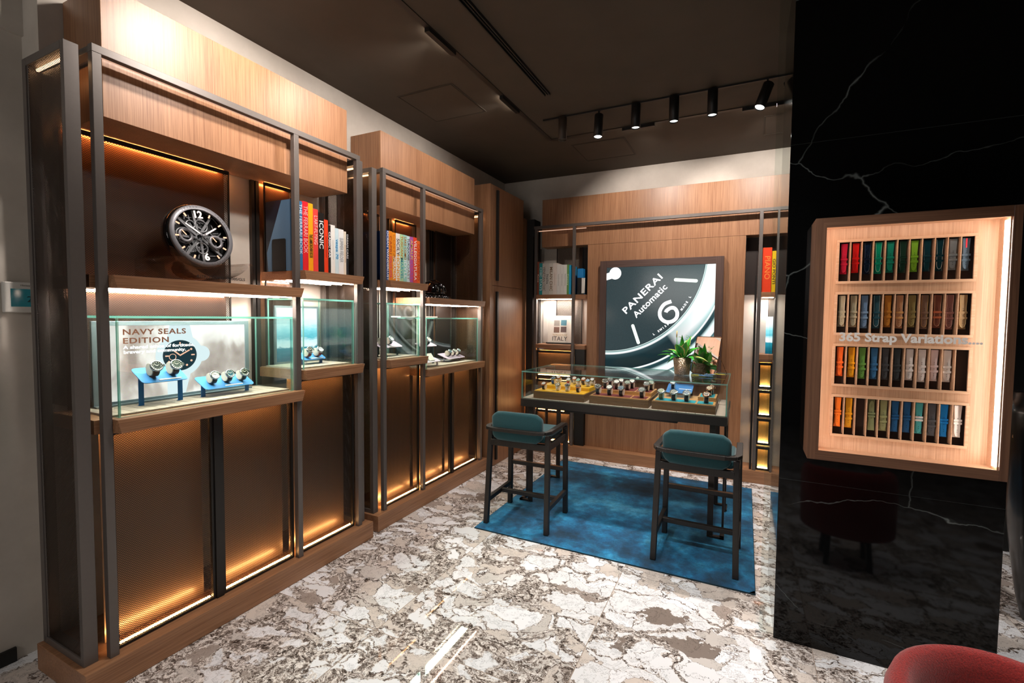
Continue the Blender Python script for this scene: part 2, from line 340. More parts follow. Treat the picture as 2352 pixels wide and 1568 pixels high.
# ------------------------------------------------------------ left display cabinets
def lip(mb, x0, xf, ya, yb, z0, z1, cut0=.012, cut1=.018):
    """board with a projecting front whose ends are mitred back towards the bottom"""
    mb.add([(x0, ya, z0), (xf, ya+cut0, z0), (xf, yb-cut1, z0), (x0, yb, z0), (x0, ya, z1), (xf, ya, z1), (xf, yb, z1), (x0, yb, z1)],
           [(0, 1, 2, 3), (7, 6, 5, 4), (0, 4, 5, 1), (1, 5, 6, 2), (2, 6, 7, 3), (3, 7, 4, 0)])
BACKW = plain('bronze_backing', '#8f7660', .32, .4, coat=.25)
UPB = plain('dark_bronze_backing', '#7a5a44', .25, .4, coat=.3)
LINEN = plain('pale_linen_board', '#a8988a', .8)
def unit(y, dx, wide_first, label, name='display_cabinet'):
    g = empty(name, (-2.45+dx, y+.75, 0), label, 'display cabinet', 'lit display cabinets along the left wall')
    xb = -2.652
    MB().box(xb, -2.24+dx, y, y+1.495, .001, .112).build('plinth', WY, g, bevel=.0015)
    tw = [(y+.018, y+.063, -1), (y+1.433, y+1.477, 1)]
    for a, b, s in tw:
        m = MB().box(-2.325+dx, -2.30+dx, a, b, .112, 2.505).box(-2.645+dx, -2.615+dx, a, b, .112, 2.505)
        m.box(-2.615+dx, -2.325+dx, a, b, 2.475, 2.505).box(-2.615+dx, -2.325+dx, a, b, .112, .14)
        m.box(-2.335+dx, -2.325+dx, a+.004, a+.012, .14, 2.475).box(-2.615+dx, -2.605+dx, a+.004, a+.012, .14, 2.475)
        t = m.build('side_frame', METAL, g, bevel=.0015)
        my = a+.006 if s < 0 else a+.010
        MB().box(-2.605+dx, -2.335+dx, my, my+.0015, .14, 2.475).build('mesh_panel', PERFX, t)
        MB().box(-2.60+dx, -2.34+dx, my+.02, my+.028, 2.462, 2.470).build('light_strip', LEDT, t)
        # bronze inner skin seen through the mesh, on the inner side of the frame
        if s < 0: MB().box(-2.60+dx, -2.34+dx, b-.006, b-.003, 1.12, 2.46).build('inner_panel', perf('perforated_sheet_x2', 'X', '#3a2d25'), t)
    p0, pm, p1 = y+.088, (y+.948 if wide_first else y+.525), y+1.395
    m = MB()
    for a in (p0, pm, p1): MB().box(-2.298+dx, -2.268+dx, a, a+.03, .112, 2.49).build('post', METAL, g, bevel=.0015)
    MB().box(-2.298+dx, -2.268+dx, p0, p1+.03, 2.49, 2.52).box(xb, -2.298+dx, p0, p0+.03, 2.49, 2.515).box(xb, -2.298+dx, p1, p1+.03, 2.49, 2.515).build('top_rail', METAL, g, bevel=.0015)
    MB().box(-2.318+dx, -2.302+dx, p0+.035, p1-.005, 2.494, 2.504).build('light_strip', emis('led_rail', '#ffc8a8', .45), g)
    MB().box(xb, -2.345+dx, y+.15, y+1.39, 2.283, 2.805).build('header_box', WZ, g, bevel=.001)
    # rear posts and mesh backs
    for a in (pm-.005, pm+.022): MB().box(-2.648, -2.628, a, a+.018, 1.08, 2.283).build('rear_post', DARKM, g)
    bays = [(p0+.03, pm, wide_first), (pm+.03, p1, not wide_first)]
    for a, b, wide in bays:
        zs, zh = (1.076, 1.648) if wide else (1.187, 1.750)
        ma, mb_ = (a, a+(b-a)*.815) if wide_first else (a+(b-a)*.12, a+(b-a)*.62)
        if not wide and wide_first: ma, mb_ = a+.02, a+.22
        if wide and not wide_first: ma, mb_ = a+.0, a+.26
        f = MB().box(-2.602, -2.592, ma, ma+.006, zs, 2.28).build('back_frame', DARKM, g); MB().box(-2.602, -2.592, mb_-.006, mb_, zs, 2.28).build('back_frame', DARKM, g)
        MB().box(-2.600, -2.598, ma+.006, mb_-.006, zs, 2.28).build('mesh_panel', PERFU, f)
        MB().box(-2.645, -2.640, ma, mb_, zs, 2.28).build('backing', UPB, f)
        MB().box(-2.602, -2.592, ma+.006, mb_-.006, 2.262, 2.281).build('top_bar', DARKM, f)
        MB().box(-2.618, -2.608, ma+.02, mb_-.02, 2.274, 2.280).build('light_strip', emis('led_back_top', '#ffa055', 60), f)
        MB().box(-2.635, -2.625, ma+.02, mb_-.02, zh-.056, zh-.050).build('light_strip', emis('led_back_low', '#ffd9be', 40), f)
        if not wide_first and wide:   # second mesh leaf at the right of the bay
            f2 = MB().box(-2.602, -2.592, b-.30, b-.294, zs, 2.28).build('back_frame', DARKM, g)
            MB().box(-2.600, -2.598, b-.294, b, zs, 2.28).build('mesh_panel', PERFU, f2)
            MB().box(-2.645, -2.640, b-.294, b, zs, 2.28).build('backing', UPB, f2)
            for k in range(3): MB().box(-2.648, -2.62, b-.37+k*.028, b-.358+k*.028, zs, 2.28).build('rear_post', DARKM, g)
        # shelf with mitred front and a light strip under it
        first = a < y+.2
        ya, yb = (a-.045 if first else a-.005, b) if True else 0
        zb = zh-.05
        m = MB().box(-2.606, -2.30+dx, max(ya, y+.064) if first else a, b if not first else b, zb, zh)
        lip(m, -2.267+dx, -2.235+dx, a+.002, b+.028, zb, zh)
        m.box(-2.30+dx, -2.267+dx, a+.001, b-.001, zb, zh)
        sh = m.build('shelf', WY, g, bevel=.001)
        for xs in ((-2.50, -2.492), (-2.40, -2.392), (-2.30, -2.29)):
            MB().box(xs[0]+dx, xs[1]+dx, a+.01, b-.01, zb-.004, zb-.0005).build('light_strip', LEDN, sh)
        area('shelf_glow', (-2.42+dx, (a+b)/2, zb-.012), (0, 0, -1), .07, b-a-.06, (8 if wide else 5), (1, .92, .86))
        # sill, linen deck
        m = MB().box(xb, -2.30+dx, max(ya, y+.064) if first else a, b, zs-.056, zs)
        lip(m, -2.267+dx, -2.235+dx, a+.002, b+.028, zs-.056, zs)
        m.box(-2.30+dx, -2.267+dx, a+.001, b-.001, zs-.056, zs)
        sl = m.build('sill', WY, g, bevel=.001)
        d = MB(); n = 18 if wide else 9; L = b-a-.02
        for k in range(n): d.box(-2.59+dx, -2.315+dx, a+.012+L*k/n, a+.012+L*(k+1)/n-.0022, zs, zs+.008)
        d.build('deck', LINEN, sl)
        # lower doors
        cuts = [(a+.003, (a+b)/2-.018), ((a+b)/2+.018, b-.003)] if wide else [(a+.003, b-.003)]
        if wide: MB().box(-2.335+dx, -2.295+dx, (a+b)/2-.017, (a+b)/2+.017, .113, zs-.057).build('stile', DARKM, g)
        for c0, c1 in cuts:
            z0, z1 = .114, zs-.058; fw = .012
            dr = MB().box(-2.32+dx, -2.303+dx, c0, c0+fw, z0, z1).box(-2.32+dx, -2.303+dx, c1-fw, c1, z0, z1).box(-2.32+dx, -2.303+dx, c0+fw, c1-fw, z0, z0+.010).box(-2.32+dx, -2.303+dx, c0+fw, c1-fw, z1-.012, z1).build('door', DARKM, g)
            MB().box(-2.312+dx, -2.3105+dx, c0+fw, c1-fw, z0+.01, z1-.012).build('mesh_panel', PERFY, dr)
            MB().box(-2.402+dx, -2.398+dx, c0+.002, c1-.002, z0, z1).build('backing', BACKW, dr)
            MB().box(-2.334+dx, -2.324+dx, c0+fw, c1-fw, z0+.006, z0+.013).build('light_strip', LEDW, dr)
            MB().box(-2.334+dx, -2.324+dx, c0+fw, c1-fw, z1-.005, z1-.001).build('light_strip', emis('led_warm_top', '#ffbd76', 48), dr)
    return g
U1 = unit(.817, 0, True, 'tall oak and dark metal display cabinet holding the big desk clock')
U2 = unit(2.382, -.023, False, 'tall oak and dark metal display cabinet further back, holding the glossy black helmet')

def glass_case(x0, x1, y0, y1, z0, z1, label, t=.010, name='glass_case', group=None, back=True, gm=GL):
    g = empty(name, ((x0+x1)/2, (y0+y1)/2, z0), label, 'glass case', group)
    e = .0002
    def pn(nm, bx, thin):
        o = MB().box(*bx).build(nm, [gm, GE], g)
        for p in o.data.polygons:
            if abs(p.normal[thin]) < .5: p.material_index = 1
    pn('front_pane', (x1-t, x1, y0, y1, z0, z1-t-e), 0)
    pn('left_pane', (x0, x1-t-e, y0, y0+t, z0, z1-t-e), 1)
    pn('right_pane', (x0, x1-t-e, y1-t, y1, z0, z1-t-e), 1)
    pn('top_pane', (x0, x1, y0, y1, z1-t, z1), 2)
    return g
CG = 'green-edged glass cases on the left cabinets'
glass_case(-2.59, -2.28, .962, 1.752, 1.0765, 1.488, 'long low glass case on the sill of the nearest cabinet, over two blue watch stands', group=CG)
glass_case(-2.59, -2.28, 1.822, 2.192, 1.1875, 1.596, 'small glass case in front of the framed sea picture', group=CG)
glass_case(-2.61, -2.30, 2.515, 2.872, 1.1875, 1.592, 'small glass case under the travel books in the further cabinet', group=CG)
glass_case(-2.61, -2.30, 2.965, 3.735, 1.0765, 1.488, 'long glass case under the glossy black helmet', group=CG)

# ------------------------------------------------------------ framed pictures in the cases
def nav_mat():
    q = NT('sand_print'); v = q.coord((1, 3.2, 1.6)); mr0 = q.n('ShaderNodeMapping'); mr0.inputs['Rotation'].default_value = (R(-52), 0, 0); q.l(v, mr0.inputs[0]); n = q.noise(mr0.outputs[0], 2.0, 3, .5, .3); n2 = q.noise(q.coord(), 220, 2)
    c = q.ramp(n.outputs[0], [(.30, hx('#9a8a82')), (.42, hx('#bcaea6')), (.50, hx('#e6dcd6')), (.6, hx('#fff8f4'))])
    c = q.mix(.25, c, n2.outputs['Color'], 'SOFT_LIGHT')
    e = q.n('ShaderNodeEmission', i_Strength=1.0); q.l(c, e.inputs[0]); q.l(e.outputs[0], q.out.inputs[0]); return q.m
def sea_mat():
    q = NT('sea_print'); tc = q.n('ShaderNodeTexCoord'); sep = q.n('ShaderNodeSeparateXYZ'); q.l(tc.outputs['Object'], sep.inputs[0])
    v = q.coord((1, 4, 9)); n = q.noise(v, 3.5, 9, .7)
    z = q.math('ADD', q.math('MULTIPLY', sep.outputs[2], 3.4), q.math('MULTIPLY', q.math('SUBTRACT', n.outputs[0], .5), .30))
    c = q.ramp(z, [(0, hx('#0f4a5a')), (.2, hx('#1f6f80')), (.34, hx('#2a8798')), (.38, hx('#e6f3f5')), (.5, hx('#cdeaf0')), (.57, hx('#5fb9c9')), (.72, hx('#8fdbe6')), (.86, hx('#dff6fa')), (1, hx('#f5fdff'))])
    e = q.n('ShaderNodeEmission', i_Strength=.95); q.l(c, e.inputs[0]); q.l(e.outputs[0], q.out.inputs[0]); return q.m
ALU = plain('grey_aluminium', '#8b9aa0', .35, .6)
pf = empty('framed_poster', (-2.555, 1.32, 1.085), 'backlit framed poster of a steel diving watch lettered NAVY SEALS EDITION', 'poster')
MB().box(-2.56, -2.545, .985, 1.005, 1.085, 1.463).box(-2.56, -2.545, 1.655, 1.675, 1.085, 1.463).box(-2.56, -2.545, 1.005, 1.655, 1.443, 1.463).box(-2.56, -2.545, 1.005, 1.655, 1.085, 1.103).box(-2.545, -2.520, .985, 1.675, 1.0848, 1.092).build('frame', ALU, pf, bevel=.001)
MB().box(-2.557, -2.551, 1.004, 1.656, 1.102, 1.444).build('print', nav_mat(), pf)
def disc(mb, c, r, x, n=40, r0=0, mi=0, t=.0006, sy=1, sz=1):
    mb.lathe([(r0, 0), (r, 0), (r, t), (r0, t)] if r0 else [(0, 0), (r, 0), (r, t), (0, t)], (x, c[0], c[1]), n, (0, sy, 0), (0, 0, sz), (1, 0, 0), mi)
E_ST, E_DK, E_PK = emis('print_steel', '#cfd9de', 1.0), emis('print_slate', '#1e3138', 1.0), emis('print_peach', '#f2b79c', 1.0)
wc = (1.328, 1.292); m = MB()
m.prism([(-2.5509, 1.27, 1.37), (-2.5509, 1.39, 1.37), (-2.5509, 1.375, 1.443), (-2.5509, 1.285, 1.443)], (.0004, 0, 0))
m.prism([(-2.5509, 1.27, 1.22), (-2.5509, 1.38, 1.22), (-2.5509, 1.35, 1.103), (-2.5509, 1.27, 1.103)], (.0004, 0, 0))
disc(m, wc, .106, -2.5503); disc(m, (1.428, 1.295), .040, -2.5506)
w1 = m.build('watch_print', [E_ST], pf)
m = MB(); disc(m, wc, .076, -2.5496); m.build('dial_print', E_DK, w1)
m = MB()
for k in range(12):
    t = 2*math.pi*k/12; cc = (wc[0]+.058*math.sin(t), wc[1]+.058*math.cos(t))
    if k in (0, 3, 6, 9): m.obox((-2.5486, *cc), (1, 0, 0), (0, math.cos(t), -math.sin(t)), (0, math.sin(t), math.cos(t)), .0003, .003, .008)
    else: disc(m, cc, .0052, -2.5488, 12)
disc(m, (1.294, 1.286), .016, -2.5488, 24, .0135)
m.obox((-2.5486, 1.348, 1.304), (1, 0, 0), (0, .87, .5), (0, -.5, .87), .0003, .026, .003); m.obox((-2.5486, 1.311, 1.307), (1, 0, 0), (0, -.75, .66), (0, .66, .75), .0003, .018, .003)
m.build('marker_print', E_PK, w1)
E_BR, E_WH = emis('print_brown', '#7d4f3c', 1.0), emis('print_white', '#ffffff', 1.1)
RY, UZ = (0, 1, 0), (0, 0, 1)
text('NAVY SEALS', .036, (-2.5472, 1.094, 1.412), RY, UZ, E_BR, pf, align='LEFT', off=.0008, spacing=1.12, sx=1.2)
text('EDITION', .036, (-2.5472, 1.094, 1.372), RY, UZ, E_BR, pf, align='LEFT', off=.0008, spacing=1.12, sx=1.2)
text('A shared ethos of fortitude,\nbravery and community.', .0215, (-2.5465, 1.096, 1.332), RY, UZ, E_WH, pf, align='LEFT', off=.0006, sx=1.22)
pf = empty('framed_picture', (-2.60, 2.02, 1.19), 'backlit grey-framed picture of a turquoise sea under clouds', 'picture')
MB().box(-2.594, -2.582, 1.862, 1.874, 1.196, 1.555).box(-2.594, -2.582, 2.168, 2.18, 1.196, 1.555).box(-2.594, -2.582, 1.874, 2.168, 1.543, 1.555).box(-2.594, -2.582, 1.874, 2.168, 1.196, 1.208).build('frame', ALU, pf)
MB().box(-2.593, -2.587, 1.873, 2.169, 1.207, 1.544).build('print', sea_mat(), pf)

# ------------------------------------------------------------ watches
CREAM = plain('cream_cushion', '#e9dccb', .7); STEEL = plain('polished_steel', '#c8ccd0', .12, 1.0); ROSE = plain('rose_gold', '#c98a66', .15, 1.0)
def watch_mesh(s=1.0):
    """returns dict of local meshes: leather C-cushion, strap wrapped over it, case, dial; faces +Y' up-tilted. local: x across, -y front, z up"""
    d = {}
    R0 = .021*s
    d['cushion'] = MB().prism([(-.011*s, R0*math.cos(t)*1.05-(.004*s), .022*s+R0*math.sin(t)*.95) for t in [math.pi*2*k/22 for k in range(22)]], (.022*s, 0, 0), sm=True)
    arc = [(R0*1.10*math.cos(t)-(.004*s), .022*s+R0*1.02*math.sin(t)) for t in [R(80)+R(170)*k/14 for k in range(15)]]
    arc2 = [((R0*1.10+.0028*s)*math.cos(t)-(.004*s), .022*s+(R0*1.02+.0028*s)*math.sin(t)) for t in [R(80)+R(170)*k/14 for k in range(15)]]
    d['strap'] = MB().prism([(-.009*s, *p) for p in arc]+[(-.009*s, *p) for p in arc2[::-1]], (.018*s, 0, 0), sm=True)
    n = Vector((0, -.55, .835)); u = Vector((0, .835, .55)); c = Vector((0, -.017*s, .042*s)); X = Vector((1, 0, 0))
    cs = MB().lathe([(0, -.003*s), (.0175*s, -.003*s), (.0195*s, .001*s), (.0195*s, .004*s), (.0175*s, .0065*s), (.0150*s, .0068*s), (.0150*s, .0052*s)], c, 24, X, u, n)
    cs.obox(c+X*.0205*s+n*.002*s, X, u, n, .0025*s, .0045*s, .003*s)
    d['case'] = cs
    d['dial'] = MB().lathe([(0, .0052*s), (.0150*s, .0052*s)], c, 24, X, u, n)
    dh = MB()
    for k in range(12):
        t = 2*math.pi*k/12; dh.obox(c+n*.0057*s+(X*math.sin(t)+u*math.cos(t))*.0118*s, X*math.cos(t)-u*math.sin(t), X*math.sin(t)+u*math.cos(t), n, .0007*s, .0018*s, .0002*s)
    for t, L in ((R(-52), .009), (R(58), .0065)):
        dr = X*math.sin(t)+u*math.cos(t); dh.obox(c+n*.0060*s+dr*L*s/2, X*math.cos(t)-u*math.sin(t), dr, n, .0007*s, L*s/2, .0002*s)
    d['hands'] = dh
    return d
WD = {k: v for k, v in watch_mesh(1.0).items()}
protos = {}
def watch(loc, rz, dial, strap, label, group, metal='steel', s=1.0, tilt=0):
    g = empty('wristwatch', loc, label, 'watch', group); g.rotation_euler = (tilt, 0, rz); g.scale = (s, s, s)
    dm = plain('dial_'+dial.strip('#'), dial, .25, coat=1); sm = plain('strap_'+strap.strip('#'), strap, .5)
    lum = plain('lume_light', '#efe7cf', .5) if sum(hx(dial)[:3]) < 1.2 else plain('lume_dark', '#22252a', .4)
    for part, mat in (('cushion', CREAM), ('strap', sm), ('case', ROSE if metal == 'rose' else STEEL), ('dial', dm), ('hands', lum)):
        if part not in protos: protos[part] = WD[part].build(part, mat, None, world=False); o = protos[part]
        else: o = protos[part].copy(); C.objects.link(o)
        key = part+mat.name
        if key not in protos:
            me = protos[part].data if not protos[part].get('used') else protos[part].data.copy()
            me.materials[0] = mat; protos[key] = me; protos[part]['used'] = 1
        o.data = protos[key]; o.parent = g; 
        if 'used' in o: pass
    return g
# blue / mauve riser stands in the cases
BLUEP = plain('sky_blue_lacquer', '#4a94d6', .35); MAUV = plain('mauve_lacquer', '#b7a3b4', .4); BLUED = plain('deep_blue_lacquer', '#1f6aa8', .35)
def rboard(mb, c, r_, f_, hw, hd, t=.003, rad=.018):
    """rounded rectangular board; r_ along width, f_ along depth"""
    c, r_, f_ = Vector(c), Vector(r_).normalized(), Vector(f_).normalized(); n = r_.cross(f_); pts = []
    for sx, sy, a0 in ((1, 1, 0), (-1, 1, 90), (-1, -1, 180), (1, -1, 270)):
        for k in range(5):
            a = R(a0+k*22.5); pts.append(c+r_*(sx*(hw-rad)+rad*math.cos(a))+f_*(sy*(hd-rad)+rad*math.sin(a)))
    mb.prism(pts, n*t, sm=False)
def stand(y0, y1, zbase, zf, zb, xf, xb, label, mat, lmat, card=True, group='riser stands in the left glass cases'):
    g = empty('riser_stand', ((xf+xb)/2, (y0+y1)/2, zbase), label, 'display stand', group)
    d = Vector((xf-xb, 0, zf-zb)); L = d.length; c = Vector(((xf+xb)/2, (y0+y1)/2, (zf+zb)/2)); m = MB(); rboard(m, c, (0, 1, 0), -d, (y1-y0)/2, L/2)
    m.build('board', mat, g)
    for yy in (y0+.014, y1-.014):
        t = .55; xx = xb+(xf-xb)*t; zt = zb+(zf-zb)*t-.001
        MB().box(xx-.0015, xx+.0015, yy-.010, yy+.010, zbase, zt).box(xx-.012, xx+.002, yy-.010, yy+.010, zbase, zbase+.0015).build('leg', lmat, g)
    if card: MB().obox(c+d*.40+Vector((0, .02, .0048)), (0, 1, 0), d.normalized(), Vector((0, 1, 0)).cross(d.normalized()), .045, .004, .0015).build('price_strip', plain('white_card', '#f2f2f2', .5), g)
    return c, d
def on_stand(cd, ys, specs, s, labels, grp):
    c, d = cd; dn_ = d.normalized(); nrm = Vector((0, 1, 0)).cross(dn_); 
    if nrm.z < 0: nrm = -nrm
    tilt = math.atan2(d.z, d.x)
    for y, (dl, st), lb in zip(ys, specs, labels):
        p = Vector((c.x, y, c.z))+nrm*.0045-dn_*.004
        watch(p, R(90), dl, st, lb, grp, s=s, tilt=0).rotation_euler = Matrix(((Vector((0, 1, 0))), -dn_, nrm)).transposed().to_euler()
WG = 'watches on risers in the left glass cases'
cd = stand(1.10, 1.285, 1.085, 1.187, 1.247, -2.40, -2.505, 'tall sky-blue riser stand carrying two watches in front of the diving watch poster', BLUEP, BLUED)
on_stand(cd, (1.155, 1.235), (('#3a4242', '#2a2624'), ('#56605a', '#3b2622')), 1.35, ('steel watch with dark strap, left of two on the tall blue riser', 'steel watch with dark brown strap, right of two on the tall blue riser'), WG)
cd = stand(1.36, 1.61, 1.085, 1.123, 1.177, -2.40, -2.505, 'low wide sky-blue riser stand carrying three watches by the poster', BLUEP, BLUED)
on_stand(cd, (1.41, 1.485, 1.56), (('#e8e4e0', '#26282a'), ('#2d5868', '#2c3032'), ('#2c342e', '#2e3a34')), 1.2, ('white-dialled watch, left of three on the low blue riser', 'blue-dialled watch, middle of three on the low blue riser', 'dark-dialled watch, right of three on the low blue riser'), WG)
cd = stand(1.93, 2.10, 1.196, 1.222, 1.262, -2.42, -2.50, 'small sky-blue riser stand in front of the sea picture', BLUEP, BLUED)
on_stand(cd, (1.975, 2.05), (('#2f3538', '#7a2f2a'), ('#d8dcdf', '#7a2f2a')), 1.2, ('dark-dialled watch, left of two before the sea picture', 'silver-dialled watch, right of two before the sea picture'), WG)
cd = stand(2.56, 2.80, 1.196, 1.262, 1.308, -2.40, -2.50, 'mauve riser stand in the small case under the travel books', MAUV, plain('dark_teal_lacquer', '#1c3438', .4))
on_stand(cd, (2.60, 2.68), (('#e6e6e2', '#26282a'), ('#dfe4e4', '#26302e')), 1.2, ('silver watch, left one on the mauve riser under the travel books', 'silver watch with green-black strap, right one on the mauve riser under the travel books'), WG)
cd = stand(3.10, 3.32, 1.085, 1.238, 1.268, -2.46, -2.54, 'tall mauve riser stand in the long case under the black helmet', MAUV, plain('dark_teal_lacquer', '#1c3438', .4), False)
on_stand(cd, (3.20,), (('#d8cbb4', '#26302e'),), 1.25, ('cream-dialled watch alone on the tall mauve riser',), WG)
cd = stand(3.02, 3.22, 1.085, 1.118, 1.146, -2.345, -2.42, 'low mauve riser stand at the left end of the case under the helmet', MAUV, MAUV, False)
tag(MB().obox((-2.385, 3.12, 1.158), (.6, 0, -.8), (0, 1, 0), (.8, 0, .6), .035, .035, .004).build('information_card', plain('cream_card', '#f6ece0', .5)), 'cream card leaning on the low mauve riser under the helmet', 'card')
cd = stand(3.43, 3.71, 1.085, 1.112, 1.155, -2.42, -2.55, 'wide mauve riser stand carrying three watches, under the helmet', MAUV, plain('mauve_shade', '#8a7688', .4), False)
cd = (cd[0], cd[1])
on_stand(cd, (3.50, 3.57, 3.64), (('#2f6070', '#26302e'), ('#8a8f86', '#2a2c2e'), ('#5f7a80', '#26302e')), 1.2, ('blue-dialled watch, left of three on the wide mauve riser', 'grey-dialled watch, middle of three on the wide mauve riser', 'pale blue-dialled watch, right of three on the wide mauve riser'), WG)
tag(MB().obox((-2.46, 3.02, 1.4935), (.05, 1, 0), (-1, .05, 0), (0, 0, 1), .22, .05, .0045).build('folded_brochure', plain('white_card', '#f2f2f2', .5)), 'white brochure lying flat on the glass case under the helmet', 'brochure')
# ------------------------------------------------------------ books
def book(face, y0, y1, z0, z1, depth, cover, label, group, title=None, tcol='#ffffff', tsize=None, side='x', tb=0, tpos=.5, tlen=.8, lean=0, title2=None, t2col=None):
    """spine at x=face facing +X (side x) or at y=face facing -Y (side y); y0..y1 is the spine's extent along the shelf"""
    g = empty('book', ((face-depth/2, (y0+y1)/2, z0) if side == 'x' else ((y0+y1)/2, face+depth/2, z0)), label, 'book', group)
    cm = plain('cover_'+cover.strip('#'), cover, .38, coat=.3); t = .0025; e = .0006
    m = MB(); p = MB()
    if side == 'x':
        m.box(face-t, face, y0+e, y1-e, z0, z1).box(face-depth, face-t, y0+e, y0+e+t, z0, z1).box(face-depth, face-t, y1-e-t, y1-e, z0, z1)
        p.box(face-depth+.004, face-t, y0+e+t, y1-e-t, z0+.003, z1-.004)
        rr, uu, loc = (0, 0, -1), (0, 1, 0), lambda q: (face+.0006, (y0+y1)/2, z1-(z1-z0)*q)
    else:
        m.box(y0+e, y1-e, face, face+t, z0, z1).box(y0+e, y0+e+t, face+t, face+depth, z0, z1).box(y1-e-t, y1-e, face+t, face+depth, z0, z1)
        p.box(y0+e+t, y1-e-t, face+t, face+depth-.004, z0+.003, z1-.004)
        rr, uu, loc = (0, 0, -1), (1, 0, 0), lambda q: ((y0+y1)/2, face-.0006, z1-(z1-z0)*q)
    m.build('cover', cm, g, bevel=.0006, seg=1); p.build('pages', plain('paper', '#efe9dc', .8), g)
    def put(tx, col, q, ln):
        w_ = (y1-y0); size = min(w_*.95, .05) if tsize is None else tsize
        est = len(tx)*size*.62; L = (z1-z0)*ln; sx = min(1.5, L/est)
        text(tx, size, loc(q), rr, uu, plain('ink_'+col.strip('#'), col, .5), g, 'title', sx=sx, off=.0004*tb)
    if title and title2: put(title, tcol, .28, tlen*.5); put(title2, t2col or tcol, .72, tlen*.5)
    elif title: put(title, tcol, tpos, tlen)
    elif tcol: (MB().box(face, face+.0006, (y0+y1)/2-.002, (y0+y1)/2+.002, z1-(z1-z0)*.7, z1-(z1-z0)*.3) if side == 'x' else MB().box((y0+y1)/2-.002, (y0+y1)/2+.002, face-.0006, face, z1-(z1-z0)*.7, z1-(z1-z0)*.3)).build('spine_line', plain('ink_'+tcol.strip('#'), tcol, .5), g)
    return g
G1 = 'books on the upper shelf of the nearest cabinet'
ZB = 1.7505
B1 = [(1.798, 1.820, 2.155, '#101c2c', None, '', 'thick navy book with a blue velvet cover, leftmost of its row', 1, .5, .8),
 (1.821, 1.846, 2.145, '#2f6a96', 'THE FERRARI BOOK', '#cfe3ee', 'mid-blue hardback with white serif title beside the tall red hardback', 0, .4, .8),
 (1.846, 1.884, 2.150, '#d8202a', 'THE FERRARI BOOK', '#f3b0a8', 'tall red hardback with pale title, between the blue and yellow books', 0, .4, .75),
 (1.884, 1.917, 2.147, '#f2a214', 'THE LAMBORGHINI BOOK', '#3a2a10', 'amber yellow hardback with small black title', 1, .62, .36),
 (1.917, 1.952, 2.122, '#e5423c', "L'ART-FLYING", '#f7c9c0', 'coral red hardback with pale title next to the black one', 0, .33, .55),
 (1.952, 1.994, 2.108, '#151413', 'ICONIC', '#f5f5f5', 'black hardback with big white title ICONIC', 1, .36, .5),
 (1.994, 2.024, 2.074, '#e8401c', None, '#8c1c10', 'orange-red hardback right of the black ICONIC book', 0, .35, .6),
 (2.024, 2.043, 2.047, '#1c1c1c', 'CLASSIC CAR', '#f4f4f4', 'thin black hardback with white title CLASSIC CAR', 1, .4, .6),
 (2.043, 2.076, 2.052, '#f4f2ee', None, '#c9c9c4', 'white hardback with faint grey title, left of the pale blue one', 0, .5, .5),
 (2.076, 2.103, 2.038, '#d5ecf5', 'vespa 70', '#1f8fc8', 'pale blue book with bright blue title', 1, .45, .6),
 (2.103, 2.143, 2.037, '#f3f3f3', 'SUMMER FIELDER', '#9aa0a4', 'thick white hardback with fine grey title', 0, .45, .6),
 (2.143, 2.163, 2.029, '#efe4d2', None, '#b08d6a', 'cream paperback near the right end of the car book row', 0, .4, .5),
 (2.163, 2.181, 2.017, '#2a2e33', 'DREAM CARS', '#e6e6e6', 'thin charcoal book closing the row at its right end', 0, .3, .6)]
for a, b, z, c, t, tc, lb, bold, tp, tl in B1: book(-2.31, a, b, ZB, z, .25, c, lb, G1, t, tc, None, 'x', bold, tp, tl)
# velvet panel and bookend on the first book's open side
o = MB().prism([(-2.325, 1.7975, ZB), (-2.54, 1.7975, ZB), (-2.55, 1.7975, 1.86), (-2.42, 1.7975, 2.152), (-2.325, 1.7975, 2.152)], (0, -.0015, 0)).build('velvet_panel', plain('blue_velvet', '#1d5d86', .8, sheen=.4), None)
bk0 = [x for x in bpy.data.objects if x.name.startswith('book') and x.get('label', '').startswith('thick navy')][0]
o.parent = bk0; o.location = Vector((0, 0, 0))-bk0.location
be = empty('bookend', (-2.45, 1.79, ZB), 'black metal bookend with rounded top before the blue velvet book cover', 'bookend')
m = MB(); rboard(m, (-2.44, 1.7925, ZB+.092), (1, 0, 0), (0, 0, 1), .058, .0915, .0015, .012); m.box(-2.498, -2.382, 1.7905, 1.796, ZB, ZB+.002); m.build('plate', BLK, be)
G2 = 'travel books on the upper shelf of the further cabinet'
